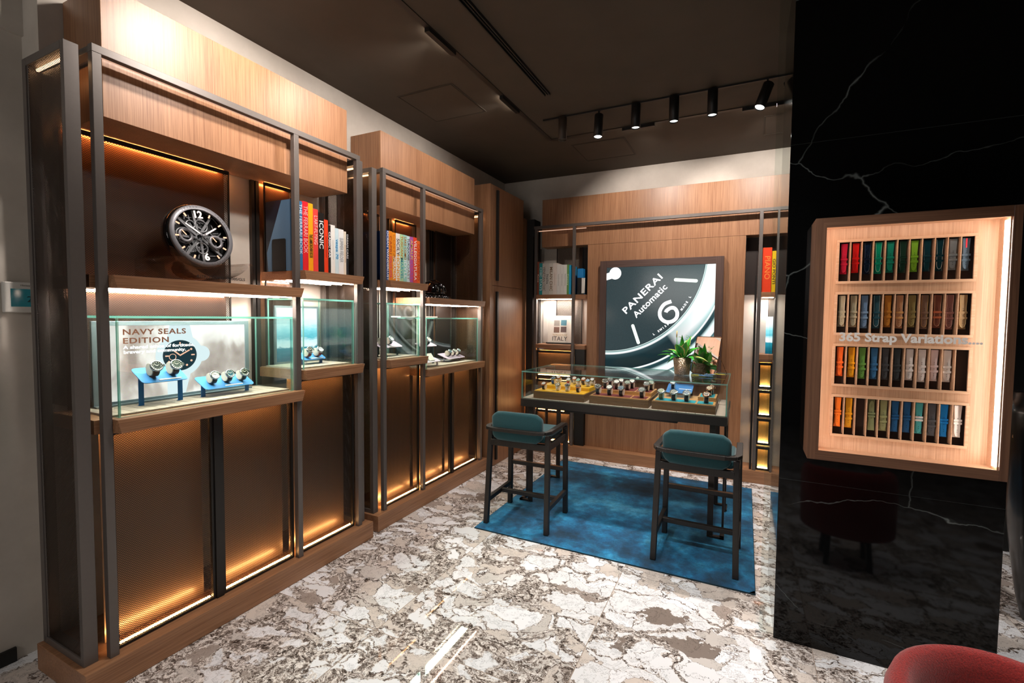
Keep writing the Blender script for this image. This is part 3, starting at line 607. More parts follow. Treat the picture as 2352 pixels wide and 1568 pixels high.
B2 = [(2.523, 2.548, 2.102, '#1b4f9c', 'OCEAN WANDERLUST', None, '#ffffff', '', 'royal blue travel book at the left end of the colourful row'),
 (2.548, 2.582, 2.103, '#f2901c', 'CAPRI', 'DOLCE VITA', '#c2571a', '#e8447a', 'orange travel book titled CAPRI DOLCE VITA'),
 (2.582, 2.620, 2.098, '#f39a1e', 'COSTA', 'SMERALDA', '#d97a1a', '#fff6e8', 'orange travel book with white lower title SMERALDA'),
 (2.620, 2.664, 2.099, '#f5f2ec', 'SICILY', 'HONOR', '#2a241e', '#f0a81c', 'white travel book titled SICILY HONOR in black and yellow'),
 (2.664, 2.701, 2.099, '#b9e2b4', 'TUSCANY', 'MARVEL', '#c98a2c', '#3aa6c0', 'pale green travel book titled TUSCANY MARVEL'),
 (2.701, 2.739, 2.100, '#9fdcd2', 'LAKE COMO', 'IDYLL', '#c07a2c', '#ffffff', 'aqua travel book titled LAKE COMO IDYLL'),
 (2.739, 2.773, 2.098, '#d3eff5', 'TURQUOISE', 'COAST', '#1c2f3a', '#9a8f88', 'pale cyan travel book with black title TURQUOISE'),
 (2.773, 2.813, 2.099, '#b158b0', 'AMALFI', 'COAST', '#e8c65a', '#d64f6a', 'purple travel book titled AMALFI COAST'),
 (2.813, 2.857, 2.101, '#e8452a', 'VILLEGGIATURA', None, '#fff4ea', '', 'red-orange travel book with white title VILLEGGIATURA'),
 (2.857, 2.893, 2.081, '#ee6a22', "CAFE D'AVINO", None, '#c23f18', '', 'orange book right of the red-orange one, just behind the post'),
 (2.935, 2.975, 2.095, '#a92a26', None, None, '', '', 'dark red book standing behind the middle post, apart from the row')]
for a, b, z, c, t, t2, tc, tc2, lb in B2[:10]: book(-2.31, a, b, ZB, z, .25, c, lb, G2, t, tc, None, 'x', 1, .5, .95, title2=t2, t2col=tc2)
a, b, z, c, *_, lb = B2[10]; 
# the red one sits flush against the row on the same shelf, partly behind the middle post
book(-2.33, 2.8935, 2.9055, ZB, 2.085, .22, c, 'dark red thin book at the right end of the travel row, by the post', G2)
gb = empty('globe', (-2.47, 2.495, ZB), 'small dark blue glossy globe on a stand left of the travel books', 'globe')
MB().lathe([(.0001, .325), (.012, .32), (.020, .31), (.024, .285), (.020, .26), (.012, .248), (.005, .24), (.005, .03), (.02, .02), (.02, 0), (0, 0)], (-2.47, 2.495, ZB), 24).build('ball', plain('glossy_navy', '#0e2f4a', .08, .2, coat=1), gb)

# ------------------------------------------------------------ desk clock on acrylic block
ck = empty('desk_clock', (-2.42, 1.374, 1.72), 'large round skeleton desk clock with grey bezel leaning in the clear cradle', 'clock')
cn = Vector((.98528, .0689, .15643)); cr = Vector((-.08569, .99096, .10324)); cu_ = Vector((-.14791, -.11513, .98228)); cc = Vector((-2.42, 1.37388, 1.88104))
GUN = plain('brushed_gunmetal', '#85858a', .4, .3); LUME = plain('orange_lume', '#ffb08a', .4, emit=.5, ecol='#ffcfae'); LW = plain('white_lume', '#fff0e4', .4, emit=.6, ecol='#fff0e4')
MB().lathe([(.130, .001), (.149, .001), (.150, -.012), (.130, -.012), (.130, .001)], cc, 64, cr, cu_, cn).build('bezel', GUN, ck)
MB().lathe([(.149, -.012), (.156, -.016), (.156, -.055), (.150, -.060), (0.0, -.060)], cc, 64, cr, cu_, cn).build('case', plain('gloss_black', '#0c0c0d', .1, .3, coat=1), ck)
MB().lathe([(0, -.040), (.131, -.040)], cc, 48, cr, cu_, cn).build('back_plate', plain('clock_back', '#17181a', .35, .3), ck)
def P(u, v, n_=0): return cc+cr*u+cu_*v+cn*n_
m = MB()
for ang in (20, 75, 118, 165, 205, 255, 300, 340):
    a = R(ang); m.bar(P(.012*math.sin(a), .012*math.cos(a), -.028), P(.129*math.sin(a+.3), .129*math.cos(a+.3), -.028), .011, .004, cn)
for (u, v, r) in ((-.070, .004, .040), (.070, -.024, .036), (0, -.055, .03), (.02, .055, .032), (-.03, .06, .022)):
    m.lathe([(r-.005, 0), (r, 0), (r, .005), (r-.005, .005), (r-.005, 0)], P(u, v, -.030), 28, cr, cu_, cn)
rr_ = random.Random(3)
for k in range(80):
    a, q = rr_.uniform(0, 6.28), rr_.uniform(.02, .115); t = rr_.uniform(0, 3.1)
    m.bar(P(q*math.cos(a), q*math.sin(a), -.034), P(q*math.cos(a)+.03*math.cos(t), q*math.sin(a)+.03*math.sin(t), -.034), .004, .003, cn)
for k in range(9): m.bar(P(-.09+k*.009, -.085+k*.002, -.03), P(-.06+k*.009, -.045, -.03), .002, .002, cn)
m.build('skeleton_movement', plain('satin_steel', '#8a8c90', .35, .4), ck)
for u, v in ((-.070, .004), (.070, -.024)):
    s_ = MB().lathe([(.022, 0), (.034, 0), (.034, .003), (.022, .003), (.022, 0)], P(u, v, -.018), 32, cr, cu_, cn).build('subdial', GUN, ck)
    MB().bar(P(u, v, -.012), P(u-.016, v+.022, -.012), .004, .002, cn).build('subdial_hand', LUME, s_)
m = MB()
for k in range(1, 12):
    if k in (6,): continue
    a = R(30*k); m.bar(P(.108*math.sin(a), .108*math.cos(a), -.008), P(.125*math.sin(a), .125*math.cos(a), -.008), .0065, .003, cn)
m.build('hour_marks', LUME, ck)
text('12', .048, P(0, .104, -.006), cr, cu_, LW, ck, 'numeral', .0015, off=.001)
text('6', .048, P(0, -.104, -.006), cr, cu_, LW, ck, 'numeral', .0015, off=.001)
for t, L, wd in ((R(-52), .100, .011), (R(60), .086, .012)):
    h = MB().bar(P(0, 0, .001), P(L*math.sin(t), L*math.cos(t), .001), wd, .003, cn, wd*.55).build('hand', GUN, ck)
    MB().bar(P(L*.18*math.sin(t), L*.18*math.cos(t), .003), P(L*.92*math.sin(t), L*.92*math.cos(t), .003), wd*.5, .0012, cn).build('hand_inlay', LW, h)
t = R(140); MB().bar(P(0, 0, -.002), P(.088*math.sin(t), .088*math.cos(t), -.002), .002, .002, cn).build('second_hand', GUN, ck)
MB().lathe([(0, .008), (.007, .008), (.008, 0)], cc, 20, cr, cu_, cn).build('hub', GUN, ck)
INK = plain('engraved_ink', '#5a5a5e', .5)
for body, a0 in (('LUMINOR', 128), ('PANERAI', 52), ('EQUATION', 215), ('ASTRONOMO', 275)):
    for i, ch in enumerate(body):
        sgn = -1 if a0 < 180 else 1; a = R(a0+sgn*i*6.2); rd = Vector((math.cos(a), math.sin(a))); 
        up = cr*rd.x+cu_*rd.y
        if sgn > 0: up = -up
        text(ch, .011, P(.140*rd.x, .140*rd.y, .0014), up.cross(cn), up, INK, ck, 'engraving', .0002)
bl = empty('acrylic_block', (-2.36, 1.31, 1.6485), 'clear acrylic cradle block with engraved lettering under the desk clock', 'clock stand')
poly = [(-2.53, 1.14, 1.6487), (-2.53, 1.54, 1.6487), (-2.53, 1.54, 1.748)]
for k in range(17):
    a = R(28)+R(124)*k/16; poly.append((-2.53, 1.374+.170*math.cos(a), 1.838-.170*math.sin(a)))
poly += [(-2.53, 1.14, 1.748)]
MB().prism(poly, (.24, 0, 0)).build('block', glass('clear_acrylic', (.98, .95, .93), 2.2), bl)
text('ASTRONOMO   P.2005/GLS', .019, (-2.2893, 1.38, 1.672), RY, UZ, plain('black_ink', '#141414', .5), bl, off=.0003)

# ------------------------------------------------------------ glossy black helmet ornament
hm = empty('helmet_ornament', (-2.45, 3.24, 1.6485), 'glossy black ribbed helmet ornament on a scalloped base', 'ornament')
GB = plain('black_lacquer', '#050506', .06, 0, .6, coat=1)
m = MB(); prof = [(.0001, .155)]+[(.10*math.sin(a), .055+.10*math.cos(a)) for a in [R(8+k*9.5) for k in range(10)]]+[(.10, .045), (.085, .04)]
m.lathe(prof, (-2.43, 3.22, 1.6485), 40)
m.build('dome', GB, hm)
for k, (yy, rr) in enumerate(((3.165, .086), (3.22, .102), (3.275, .086))):
    pts = [(-2.43+rr*math.cos(a), yy, 1.7035+rr*math.sin(a)) for a in [math.pi*i/16 for i in range(17)]]; MB().tube(pts, .009, 8).build('ridge', GB, hm)
m = MB()
for k in range(26):
    a = 2*math.pi*k/26; m.lathe([(.0001, .03), (.012, .024), (.016, .012), (.014, 0)], (-2.43+.098*math.cos(a), 3.24+.125*math.sin(a), 1.649), 10)
m.lathe([(0, .022), (.10, .022), (.11, .004), (0, .0005)], (-2.43, 3.24, 1.6485), 32)
m.build('scalloped_base', GB, hm)
m = MB().tube([(-2.43, 3.33, 1.668), (-2.42, 3.39, 1.666), (-2.41, 3.44, 1.664)], .02, 12, radii=[.024, .018, .013]); m.tube([(-2.43, 3.345, 1.67), (-2.40, 3.35, 1.70)], .008, 8)
m.build('spout', GB, hm)

# ------------------------------------------------------------ tall oak cupboard in the corner
cb = empty('tall_cupboard', (-2.46, 4.28, 0), 'full-height oak cupboard with long dark bar handles in the left corner', 'cupboard')
XF = -2.262
MB().box(-2.652, XF-.02, 3.892, 4.62, .001, 2.785).box(XF-.02, XF, 3.892, 3.935, .001, 2.785).box(-2.652, XF-.01, 4.622, 4.735, .001, 2.60).build('body', WZ, cb, bevel=.001)
for z0, z1, hz0, hz1 in ((.003, 1.808, .06, 1.752), (1.812, 2.785, 1.86, 2.745)):
    d = MB().box(XF-.0198, XF, 3.937, 4.618, z0, z1).build('door', WZ, cb, bevel=.001)
    MB().box(XF, XF+.022, 4.005, 4.032, hz0, hz1).build('handle', BLK, d, bevel=.001)
for yy in (4.64, 4.665, 4.69): MB().box(XF-.010, XF-.004, yy, yy+.008, .01, 2.6).build('batten', WZ, cb)
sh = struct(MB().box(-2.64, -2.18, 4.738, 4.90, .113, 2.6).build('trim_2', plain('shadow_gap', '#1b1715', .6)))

# ------------------------------------------------------------ back wall unit
bw = empty('wall_cabinet', (-.9, 4.78, 0), 'oak wall cabinet with dark metal frame spanning the back wall', 'wall cabinet')
YP, YH = 4.668, 4.745
MB().box(-2.20, .90, 4.64, 4.90, .001, .112).build('plinth', WX, bw, bevel=.001)
MB().box(-2.09, .90, YH, 4.903, 2.283, 2.805).build('header_box', WZ, bw, bevel=.001)
MB().box(-1.553, -.020, YH+.001, 4.903, .113, 2.281).build('center_panel', WZ, bw, bevel=.001)
MB().box(-2.155, .60, YP, YP+.03, 2.475, 2.505).box(-2.155, -2.125, YP+.03, 4.90, 2.475, 2.50).build('top_rail', METAL, bw, bevel=.001)
for a in (-2.145, -1.700, .088, .232): MB().box(a, a+.03, YP, YP+.03, .112, 2.475).build('post', METAL, bw, bevel=.001)
for a in (-2.19, .065, .262): MB().box(a, a+.018, YP+.02, YP+.045, .112, 2.40 if a < 0 else 1.9).build('side_frame', DARKM, bw)
MB().box(-2.11, -1.56, 4.70, 4.708, 2.45, 2.458).build('light_strip', emis('led_rail', '#ffc8a8', .45), bw)
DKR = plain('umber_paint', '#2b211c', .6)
# left niche
MB().box(-2.13, -1.705, 4.898, 4.901, 1.21, 2.28).build('niche_back', PL, bw)
MB().box(-1.699, -1.555, 4.898, 4.901, .9, 1.70).build('niche_back', PL, bw)
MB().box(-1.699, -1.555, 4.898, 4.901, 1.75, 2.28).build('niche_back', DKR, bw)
nf = MB().box(-1.965, -1.958, 4.882, 4.892, 1.21, 2.28).build('back_frame', DARKM, bw); MB().box(-1.66, -1.653, 4.882, 4.892, 1.21, 2.28).build('back_frame', DARKM, bw)
MB().box(-1.958, -1.66, 4.886, 4.8875, 1.21, 2.28).build('mesh_panel', PERFX, nf)
nf = MB().box(-2.150, -2.143, 4.70, 4.71, 1.2, 2.28).box(-2.150, -2.143, 4.80, 4.81, 1.2, 2.28).box(-2.150, -2.143, 4.84, 4.85, 1.2, 2.28).build('side_frame', DARKM, bw)
MB().box(-2.148, -2.1465, 4.71, 4.80, 1.2, 2.28).build('mesh_panel', PERFY, nf)
def bshelf(x0, x1, z0, z1, led=True):
    m = MB().box(x0+.031 if x0 < -2 else x0+.03, x1, YP+.03, 4.897, z0, z1)
    s_ = m.box(x0+.0305, x1-.001, YP-.012, YP+.03, z0, z1).build('shelf', WX, bw, bevel=.001)
    if led:
        for yy in (4.70, 4.79): MB().box(x0+.04, x1-.01, yy, yy+.008, z0-.004, z0-.0005).build('light_strip', LEDN, s_)
bshelf(-2.145, -1.701, 1.705, 1.75); bshelf(-2.145, -1.701, 1.16, 1.205, False)
for a, z in ((-1.6695, 1.705), (-1.6695, 1.16)): MB().box(a, -1.556, YP+.03, 4.897, z, z+.045).build('shelf', WX, bw)
bshelf(.088, .2315, 1.705, 1.75); bshelf(.088, .2315, 1.14, 1.185, False)
def ldoor(x0, x1, z0, z1, mat, br=1.0, back=BACKW, LEDW=LEDW):
    d = MB().box(x0, x0+.014, 4.688, 4.70, z0, z1).box(x1-.014, x1, 4.688, 4.70, z0, z1).box(x0+.014, x1-.014, 4.688, 4.70, z1-.025, z1).box(x0+.014, x1-.014, 4.688, 4.70, z0, z0+.018).build('door', DARKM, bw)
    MB().box(x0+.014, x1-.014, 4.693, 4.6945, z0+.018, z1-.025).build('mesh_panel', mat, d)
    MB().box(x0, x1, 4.735, 4.738, z0, z1).build('backing', back, d)
    MB().box(x0+.014, x1-.014, 4.708, 4.716, z0+.016, z0+.024).build('light_strip', LEDW, d)
    MB().box(x0+.014, x1-.014, 4.708, 4.716, z1-.006, z1-.002).build('light_strip', emis('led_warm_top', '#ffbd76', 48), d)
ldoor(-2.113, -1.702, .84, 1.135, PERFX); ldoor(-2.113, -1.702, .50, .81, PERFX); ldoor(-2.113, -1.702, .115, .47, PERFX)
MB().box(-1.668, -1.556, 4.70, 4.897, .113, 1.158).build('side_panel', BLK, bw)
GOLDB = plain('gold_backing', '#d8b878', .35, .2)
for z0, z1 in ((.115, .335), (.352, .595), (.612, .855), (.872, 1.11)):
    ldoor(.1185, .2305, z0, z1, GOLDX, back=GOLDB, LEDW=emis('led_pale_gold', '#ffe6b0', 40))
    MB().box(.1185, .2305, 4.684, 4.69, z1+.003, z1+.010).build('crossbar', METAL, bw)
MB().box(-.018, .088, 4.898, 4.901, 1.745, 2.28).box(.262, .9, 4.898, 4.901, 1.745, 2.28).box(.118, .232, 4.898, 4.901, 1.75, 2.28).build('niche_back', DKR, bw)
MB().box(-.018, -.016, 4.75, 4.897, 1.745, 2.28).build('niche_side', DKR, bw)
nf = MB().box(.188, .192, 4.882, 4.892, 1.19, 2.28).build('back_frame', DARKM, bw); MB().box(.192, .30, 4.886, 4.8875, 1.19, 2.28).build('mesh_panel', PERFX, nf)

area('niche_glow', (-1.92, 4.79, 1.695), (0, 0, -1), .36, .12, 4, (1, .93, .88)); area('niche_glow', (.175, 4.79, 1.695), (0, 0, -1), .09, .12, 1.5, (1, .93, .88))
# framed lightbox with the watch dial
lb = empty('lightbox_picture', (-.80, 4.70, .86), 'large backlit dark watch dial photograph in a smoked oak frame', 'picture')
fx0, fx1, fz1, fz0 = -1.397, -.201, 2.094, .86
for a_ in (fx0, fx1-.07): MB().box(a_, a_+.07, 4.688, 4.743, fz0, fz1).build('frame_stile', DZ, lb, bevel=.001)
for a_ in (fz1-.07, fz0): MB().box(fx0+.07, fx1-.07, 4.688, 4.743, a_, a_+.07).build('frame_rail', DX, lb, bevel=.001)
def dial_mat():
    q = NT('dial_photograph'); tc = q.n('ShaderNodeTexCoord'); sep = q.n('ShaderNodeSeparateXYZ'); q.l(tc.outputs['Object'], sep.inputs[0])
    def rad(cx_, cz_):
        dx = q.math('SUBTRACT', sep.outputs[0], cx_); dz = q.math('SUBTRACT', sep.outputs[2], cz_)
        return q.math('SQRT', q.math('ADD', q.math('MULTIPLY', dx, dx), q.math('MULTIPLY', dz, dz))), dx, dz
    r1, dx, dz = rad(-1.33475, 2.13805); r2_, _, _ = rad(-1.2802, 2.0586)
    ang = q.math('DIVIDE', q.math('ARCTAN2', dz, dx), math.pi)           # 0 at right, -.5 straight down
    grain = q.noise(tc.outputs['Object'], 260, 2)
    dial = q.ramp(grain.outputs[0], [(.35, hx('#202c30')), (.6, hx('#2c393c')), (.78, hx('#56686a'))])
    dial = q.mix(q.math('MULTIPLY', q.math('ADD', q.math('ADD', sep.outputs[0], .95), q.math('SUBTRACT', sep.outputs[2], 1.9)), .35, clamp=True), dial, hx('#4f6a6b'))
    dark = q.ramp(r1, [(0, hx('#2a3a3e'))]+[(.99, hx('#24363b')), (1.0, hx('#0d1c20'))])
    ru = q.math('SUBTRACT', r1, .98)     # 0 at the rehaut ring
    ringA = q.ramp(ru, [(0, hx('#dff3ee')), (.008, hx('#44595c')), (.018, hx('#9fb9b7')), (.03, hx('#ffffff')), (.042, hx('#2c4247')), (.09, hx('#14272c')), (.2, hx('#0f2126')), (1, hx('#0f2126'))])
    ringB = q.ramp(ru, [(0, hx('#dff3ee')), (.008, hx('#6c8586')), (.018, hx('#d9ebe8')), (.03, hx('#ffffff')), (.05, hx('#dff0ee')), (.14, hx('#ffffff')), (.19, hx('#a9c9c8')), (1, hx('#7fa5a6'))])
    fB = q.ramp(q.math('MULTIPLY', q.math('ADD', ang, .5), 2), [(.42, (0,)*3), (.455, (.45,)*3), (.7, (.9,)*3), (.85, (1,)*3)])
    ring = q.mix(fB, ringA, ringB)
    rv = q.math('SUBTRACT', r2_, 1.09)
    outer = q.ramp(rv, [(0, hx('#0f2a2e')), (.004, hx('#f4fffd')), (.012, hx('#f4fffd')), (.02, hx('#1d3b40')), (.05, hx('#18353a')), (.075, hx('#c9dedd')), (.12, hx('#e9f5f4')), (.13, hx('#22454b')), (.16, hx('#7fa0a2')), (.2, hx('#12282d')), (1, hx('#0c1e22'))])
    c = q.mix(q.math('GREATER_THAN', r1, .98), dial, ring); c = q.mix(q.math('GREATER_THAN', r2_, 1.09), c, outer)
    e = q.n('ShaderNodeEmission', i_Strength=1.0); q.l(c, e.inputs[0]); 
    gl = q.n('ShaderNodeBsdfGlossy', i_Roughness=.15); gl.inputs[0].default_value = (.04, .04, .04, 1); ad = q.n('ShaderNodeAddShader'); q.l(e.outputs[0], ad.inputs[0]); q.l(gl.outputs[0], ad.inputs[1])
    q.l(ad.outputs[0], q.out.inputs[0]); return q.m
o = MB().box(fx0+.068, fx1-.068, 4.700, 4.712, fz0+.068, fz1-.068).build('print', dial_mat(), None, loc=(0, 0, 0)); o.parent = lb; o.matrix_parent_inverse = Matrix.Translation(-lb.location)
EW, EM = emis('print_bright', '#ffffff', 1.3), emis('print_mint', '#e3f3e2', 1.15)
def flatpt(x, z): return Vector((x, 4.699, z))
def capsule(a, b, r):
    a, b = flatpt(*a), flatpt(*b); d = (b-a).normalized(); s_ = Vector((0, 1, 0)).cross(d); pts = []
    for k in range(9): t = R(-90+k*22.5); pts.append(b+d*r*math.cos(t)+s_*r*math.sin(t))
    for k in range(9): t = R(90+k*22.5); pts.append(a+d*r*math.cos(t)+s_*r*math.sin(t))
    return pts
m = MB(); m.prism(capsule((-.635, 1.883), (-.445, 1.868), .016), (0, -.0006, 0)); m.prism(capsule((-1.045, 1.425), (-.985, 1.255), .016), (0, -.0006, 0)); m.build('hour_bars', EM, lb)
m = MB().lathe([(0, 0), (.062, 0), (.062, .0008), (0, .0008)], (-1.237, 4.6985, 1.963), 32, (1, 0, 0), (0, 0, 1), (0, -1, 0)); m.prism([flatpt(-1.2, 2.0), flatpt(-1.2, 1.93), flatpt(-1.327, 1.895), flatpt(-1.327, 1.965)], (0, -.0006, 0)); m.build('hand_hub', EW, lb)
pts = []
cxx, czz = -.697, 1.553
for k in range(22): a = R(75-k*15.5*1.0); pts.append((cxx+.085*math.cos(a), 4.6985, czz+.085*math.sin(a)))
pts2 = [(-.665, 4.6985, 1.69), (-.74, 4.6985, 1.66), (-.785, 4.6985, 1.60), (-.795, 4.6985, 1.545), (-.775, 4.6985, 1.49), (-.72, 4.6985, 1.455), (-.655, 4.6985, 1.46), (-.605, 4.6985, 1.50), (-.595, 4.6985, 1.56), (-.625, 4.6985, 1.61), (-.67, 4.6985, 1.615), (-.715, 4.6985, 1.585), (-.725, 4.6985, 1.565)]
pts2 = [(-.697+(a_+.697)*.84, b_, 1.56+(c_-1.56)*.86) for a_, b_, c_ in pts2]
fine_ = []
for i in range(len(pts2)-1):
    p0_, p1_, p2_, p3_ = (Vector(pts2[max(0, min(len(pts2)-1, i+k))]) for k in (-1, 0, 1, 2))
    for k in range(6):
        t = k/6; fine_.append(.5*((2*p1_)+(p2_-p0_)*t+(2*p0_-5*p1_+4*p2_-p3_)*t*t+(3*p1_-p0_-3*p2_+p3_)*t**3))
fine_.append(Vector(pts2[-1]))
m = MB().tube(fine_, .0170, 8); 
for i, v in enumerate(m.v): m.v[i] = (v[0], 4.6985+(v[1]-4.6985)*.03, v[2])
m.build('numeral', EW, lb)
dg = Vector((.705, 0, .709)).normalized(); up = Vector((-.709, 0, .705))
text('PANERAI', .092, (-.955, 4.6975, 1.745), dg, up, EW, lb, off=.0012, sx=1.33, spacing=1.1)
text('Automatic', .088, (-.877, 4.6975, 1.675), dg, up, EW, lb, off=.0010, sx=1.12, spacing=1.03)
def arc_text(body, a_mid, rr_c, size):
    n = len(body)
    for i, ch in enumerate(body):
        if ch == ' ': continue
        a = R(a_mid+(i-(n-1)/2)*size*1.0/rr_c*57.3); rd = Vector((math.cos(a), 0, math.sin(a))); p = Vector((-1.33475, 4.6975, 2.13805))+rd*rr_c
        text(ch, size, p, Vector((-rd.z, 0, rd.x)), -rd, EW, lb, off=.0008)
arc_text('L SWISS', -52.6, .940, .028); arc_text('MADE L', -31.2, .940, .028)

# books in the back niche
G3 = 'books on the left niche shelf of the back wall'
B3 = [(-2.110, -2.084, 2.114, '#8a4a34', 'Rome', '#f0dccb', 'book with a photographic brown spine, leftmost in the back niche', 0),
 (-2.084, -2.046, 2.097, '#1f9fa6', 'CHIC STAYS', '#e8fafa', 'teal book titled CHIC STAYS in the back niche', 1),
 (-2.046, -2.007, 2.095, '#d9d6ce', 'VENETIAN CHIC', '#3a3834', 'grey-white book titled VENETIAN CHIC', 0),
 (-2.007, -1.966, 2.093, '#d4d3cc', 'Italia', '#4a4a48', 'grey-white book with script title, between the two CHIC books', 0),
 (-1.966, -1.920, 2.092, '#e2ded4', 'MILAN CHIC', '#7a5a34', 'off-white book titled MILAN CHIC in brown', 1),
 (-1.920, -1.874, 2.092, '#efe6de', None, '#c9b7a8', 'thick cream book right of MILAN CHIC', 0),
 (-1.874, -1.834, 2.070, '#e9e9e4', None, '#b5b5ae', 'white book, second right of MILAN CHIC', 0),
 (-1.834, -1.796, 2.071, '#e6e6e0', None, '#a9a9a2', 'white book, third right of MILAN CHIC', 0),
 (-1.796, -1.758, 2.070, '#e8e8e2', None, '#6a7a6a', 'white book touching the green one in the back niche', 0),
 (-1.758, -1.733, 2.070, '#6aa05a', 'Country', '#dfeed8', 'green book in the back niche', 0),
 (-1.733, -1.712, 2.064, '#1d9fce', None, '', 'bright blue thin book at the right end of the niche row', 0)]
for a, b, z, c, t, tc, lab, bold in B3: book(4.665, a, b, 1.7505, z, .19, c, lab, G3, t, tc, None, 'y', bold, .5, .85)
tag(MB().box(-1.665, -1.60, 4.74, 4.86, 1.7505, 2.03).build('gift_box', plain('bright_blue_card', '#1b7fc0', .4), bevel=.001), 'bright blue carton standing right of the niche post', 'box')
tag(MB().box(-1.655, -1.585, 4.715, 4.735, 1.7505, 1.93).build('black_box', plain('black_card', '#141415', .5), bevel=.001), 'black carton in front of the bright blue carton', 'box')
oo = text('1', .22, (-1.585, 4.708, 1.835), (1, 0, 0), UZ, plain('off_white_enamel', '#d9d6cf', .5), None, 'number_ornament', .008, off=.006)
tag(oo, 'off-white standing number 1 ornament by the black carton', 'ornament')
ib = empty('standing_book', (-1.87, 4.755, 1.2095), 'white cover-out book titled ITALY with four small photos, on a black stand', 'book')
ib.rotation_euler = (R(-7), 0, R(4))
def loc_build(mb, nm, mat, par): 
    o = mb.build(nm, mat, None, world=False); o.parent = par; return o
loc_build(MB().box(-.14, .14, 0, .028, .012, .315), 'cover', plain('cream_cover', '#f4efe4', .4), ib)
loc_build(MB().box(-.15, .15, -.025, .028, 0, .012), 'stand', BLK, ib)
for k, (u, v, c) in enumerate(((-.075, .20, '#a9a39a'), (.005, .205, '#5f93a4'), (-.075, .125, '#8a6a5c'), (.005, .13, '#6d5a58'))):
    loc_build(MB().box(u+.003, u+.068, -.001, 0, v, v+.062), 'photo', plain('photo_'+c.strip('#'), c, .4), ib)
for tx, s_, z, c in (('ITALY', .068, .055, '#3c3a36'), ('The Monocle Book of', .019, .10, '#c8a860')):
    o = text(tx, s_, (0, -.0014, z), (1, 0, 0), UZ, plain('ink_'+c.strip('#'), c, .5), None, 'title'); o.parent = ib
# right niche books
book(4.68, .122, .197, 1.7505, 2.150, .18, '#e8421c', 'thick red-orange book titled PIANO in the right niche of the back wall', 'books in the right niche', 'PIANO', '#f58a3c', .062, 'y', 1, .45, .55)
book(4.68, .198, .2300, 1.7505, 2.118, .18, '#f0c21c', 'yellow and white book titled GIO PONTI next to the red-orange book', 'books in the right niche', 'GIO PONTI', '#1c1c1c', .03, 'y', 1, .5, .8)
tag(MB().box(.172, .228, 4.80, 4.84, 1.1855, 1.53).build('framed_photo', sea_mat(), loc=(.2, 4.82, 1.19)), 'narrow pale turquoise picture in the right niche of the back wall', 'picture')

# ------------------------------------------------------------ display table
tb = empty('display_table', (-.85, 3.63, 0), 'dark metal display table with glass-topped vitrine on slim angular legs', 'display table')
TX0, TX1, TY0, TY1 = -1.615, -.092, 3.28, 3.985
MB().box(TX0, TX1, TY0, TY1, .79, .850).box(TX0+.36, TX1-.32, TY0+.03, TY1-.03, .772, .79).build('top_frame', plain('black_bronze', '#2f2a27', .45, .3), tb, bevel=.0015)
m = MB(); 
for k in range(24): m.box(TX0+.012+(TX1-TX0-.024)*k/24, TX0+.012+(TX1-TX0-.024)*(k+1)/24-.003, TY0+.008, TY1-.008, .850, .857)
m.build('linen_deck', LINEN, tb)
LEGM = plain('leg_bronze', '#3a322d', .4, .4)
for sx, cx_ in ((1, -1.648), (-1, -.072)):
    for sy, cyy in ((1, 3.315), (-1, 3.92)):
        m = MB(); a = .11*sx; b = .11*sy; w_ = .038
        m.bar((cx_+a, cyy, .0155), (cx_+a, cyy, .79), w_, .014, (0, 1, 0)).bar((cx_, cyy+b, .0155), (cx_, cyy+b, .79 if False else .79), .014, w_, (0, 1, 0)) if cx_+.0 > TX0 and False else None
        m.bar((cx_+a, cyy, .0155), (cx_+a, cyy, .79), w_, .014, (0, 1, 0))
        m.bar((cx_+.034*sx+a*0, cyy+b, .0155), (cx_+.034*sx, cyy+b, .79), .014, w_, (0, 1, 0))
        m.bar((cx_+.02*sx, cyy, .0225), (cx_+a, cyy, .0225), .014*2, .014).bar((cx_+.034*sx, cyy-.014*sy, .0225), (cx_+.034*sx, cyy+b, .0225), .028, .014)
        m.build('leg', LEGM, tb, bevel=.001)
e = .0004; t = .008
def pn(nm, bx, thin):
    o = MB().box(*bx).build(nm, [GLT, GE], tb)
    for p in o.data.polygons:
        if abs(p.normal[thin]) < .5: p.material_index = 1
gx0, gx1, gy0, gy1, gz0, gz1 = TX0+.004, TX1-.004, TY0+.003, TY1-.003, .857, 1.072
pn('front_pane', (gx0, gx1, gy0, gy0+t, gz0, gz1-t-e), 1); pn('back_pane', (gx0, gx1, gy1-t, gy1, gz0, gz1-t-e), 1)
pn('left_pane', (gx0, gx0+t, gy0+t+e, gy1-t-e, gz0, gz1-t-e), 0); pn('right_pane', (gx1-t, gx1, gy0+t+e, gy1-t-e, gz0, gz1-t-e), 0)
pn('top_pane', (gx0, gx1, gy0, gy1, gz1-t, gz1), 2)
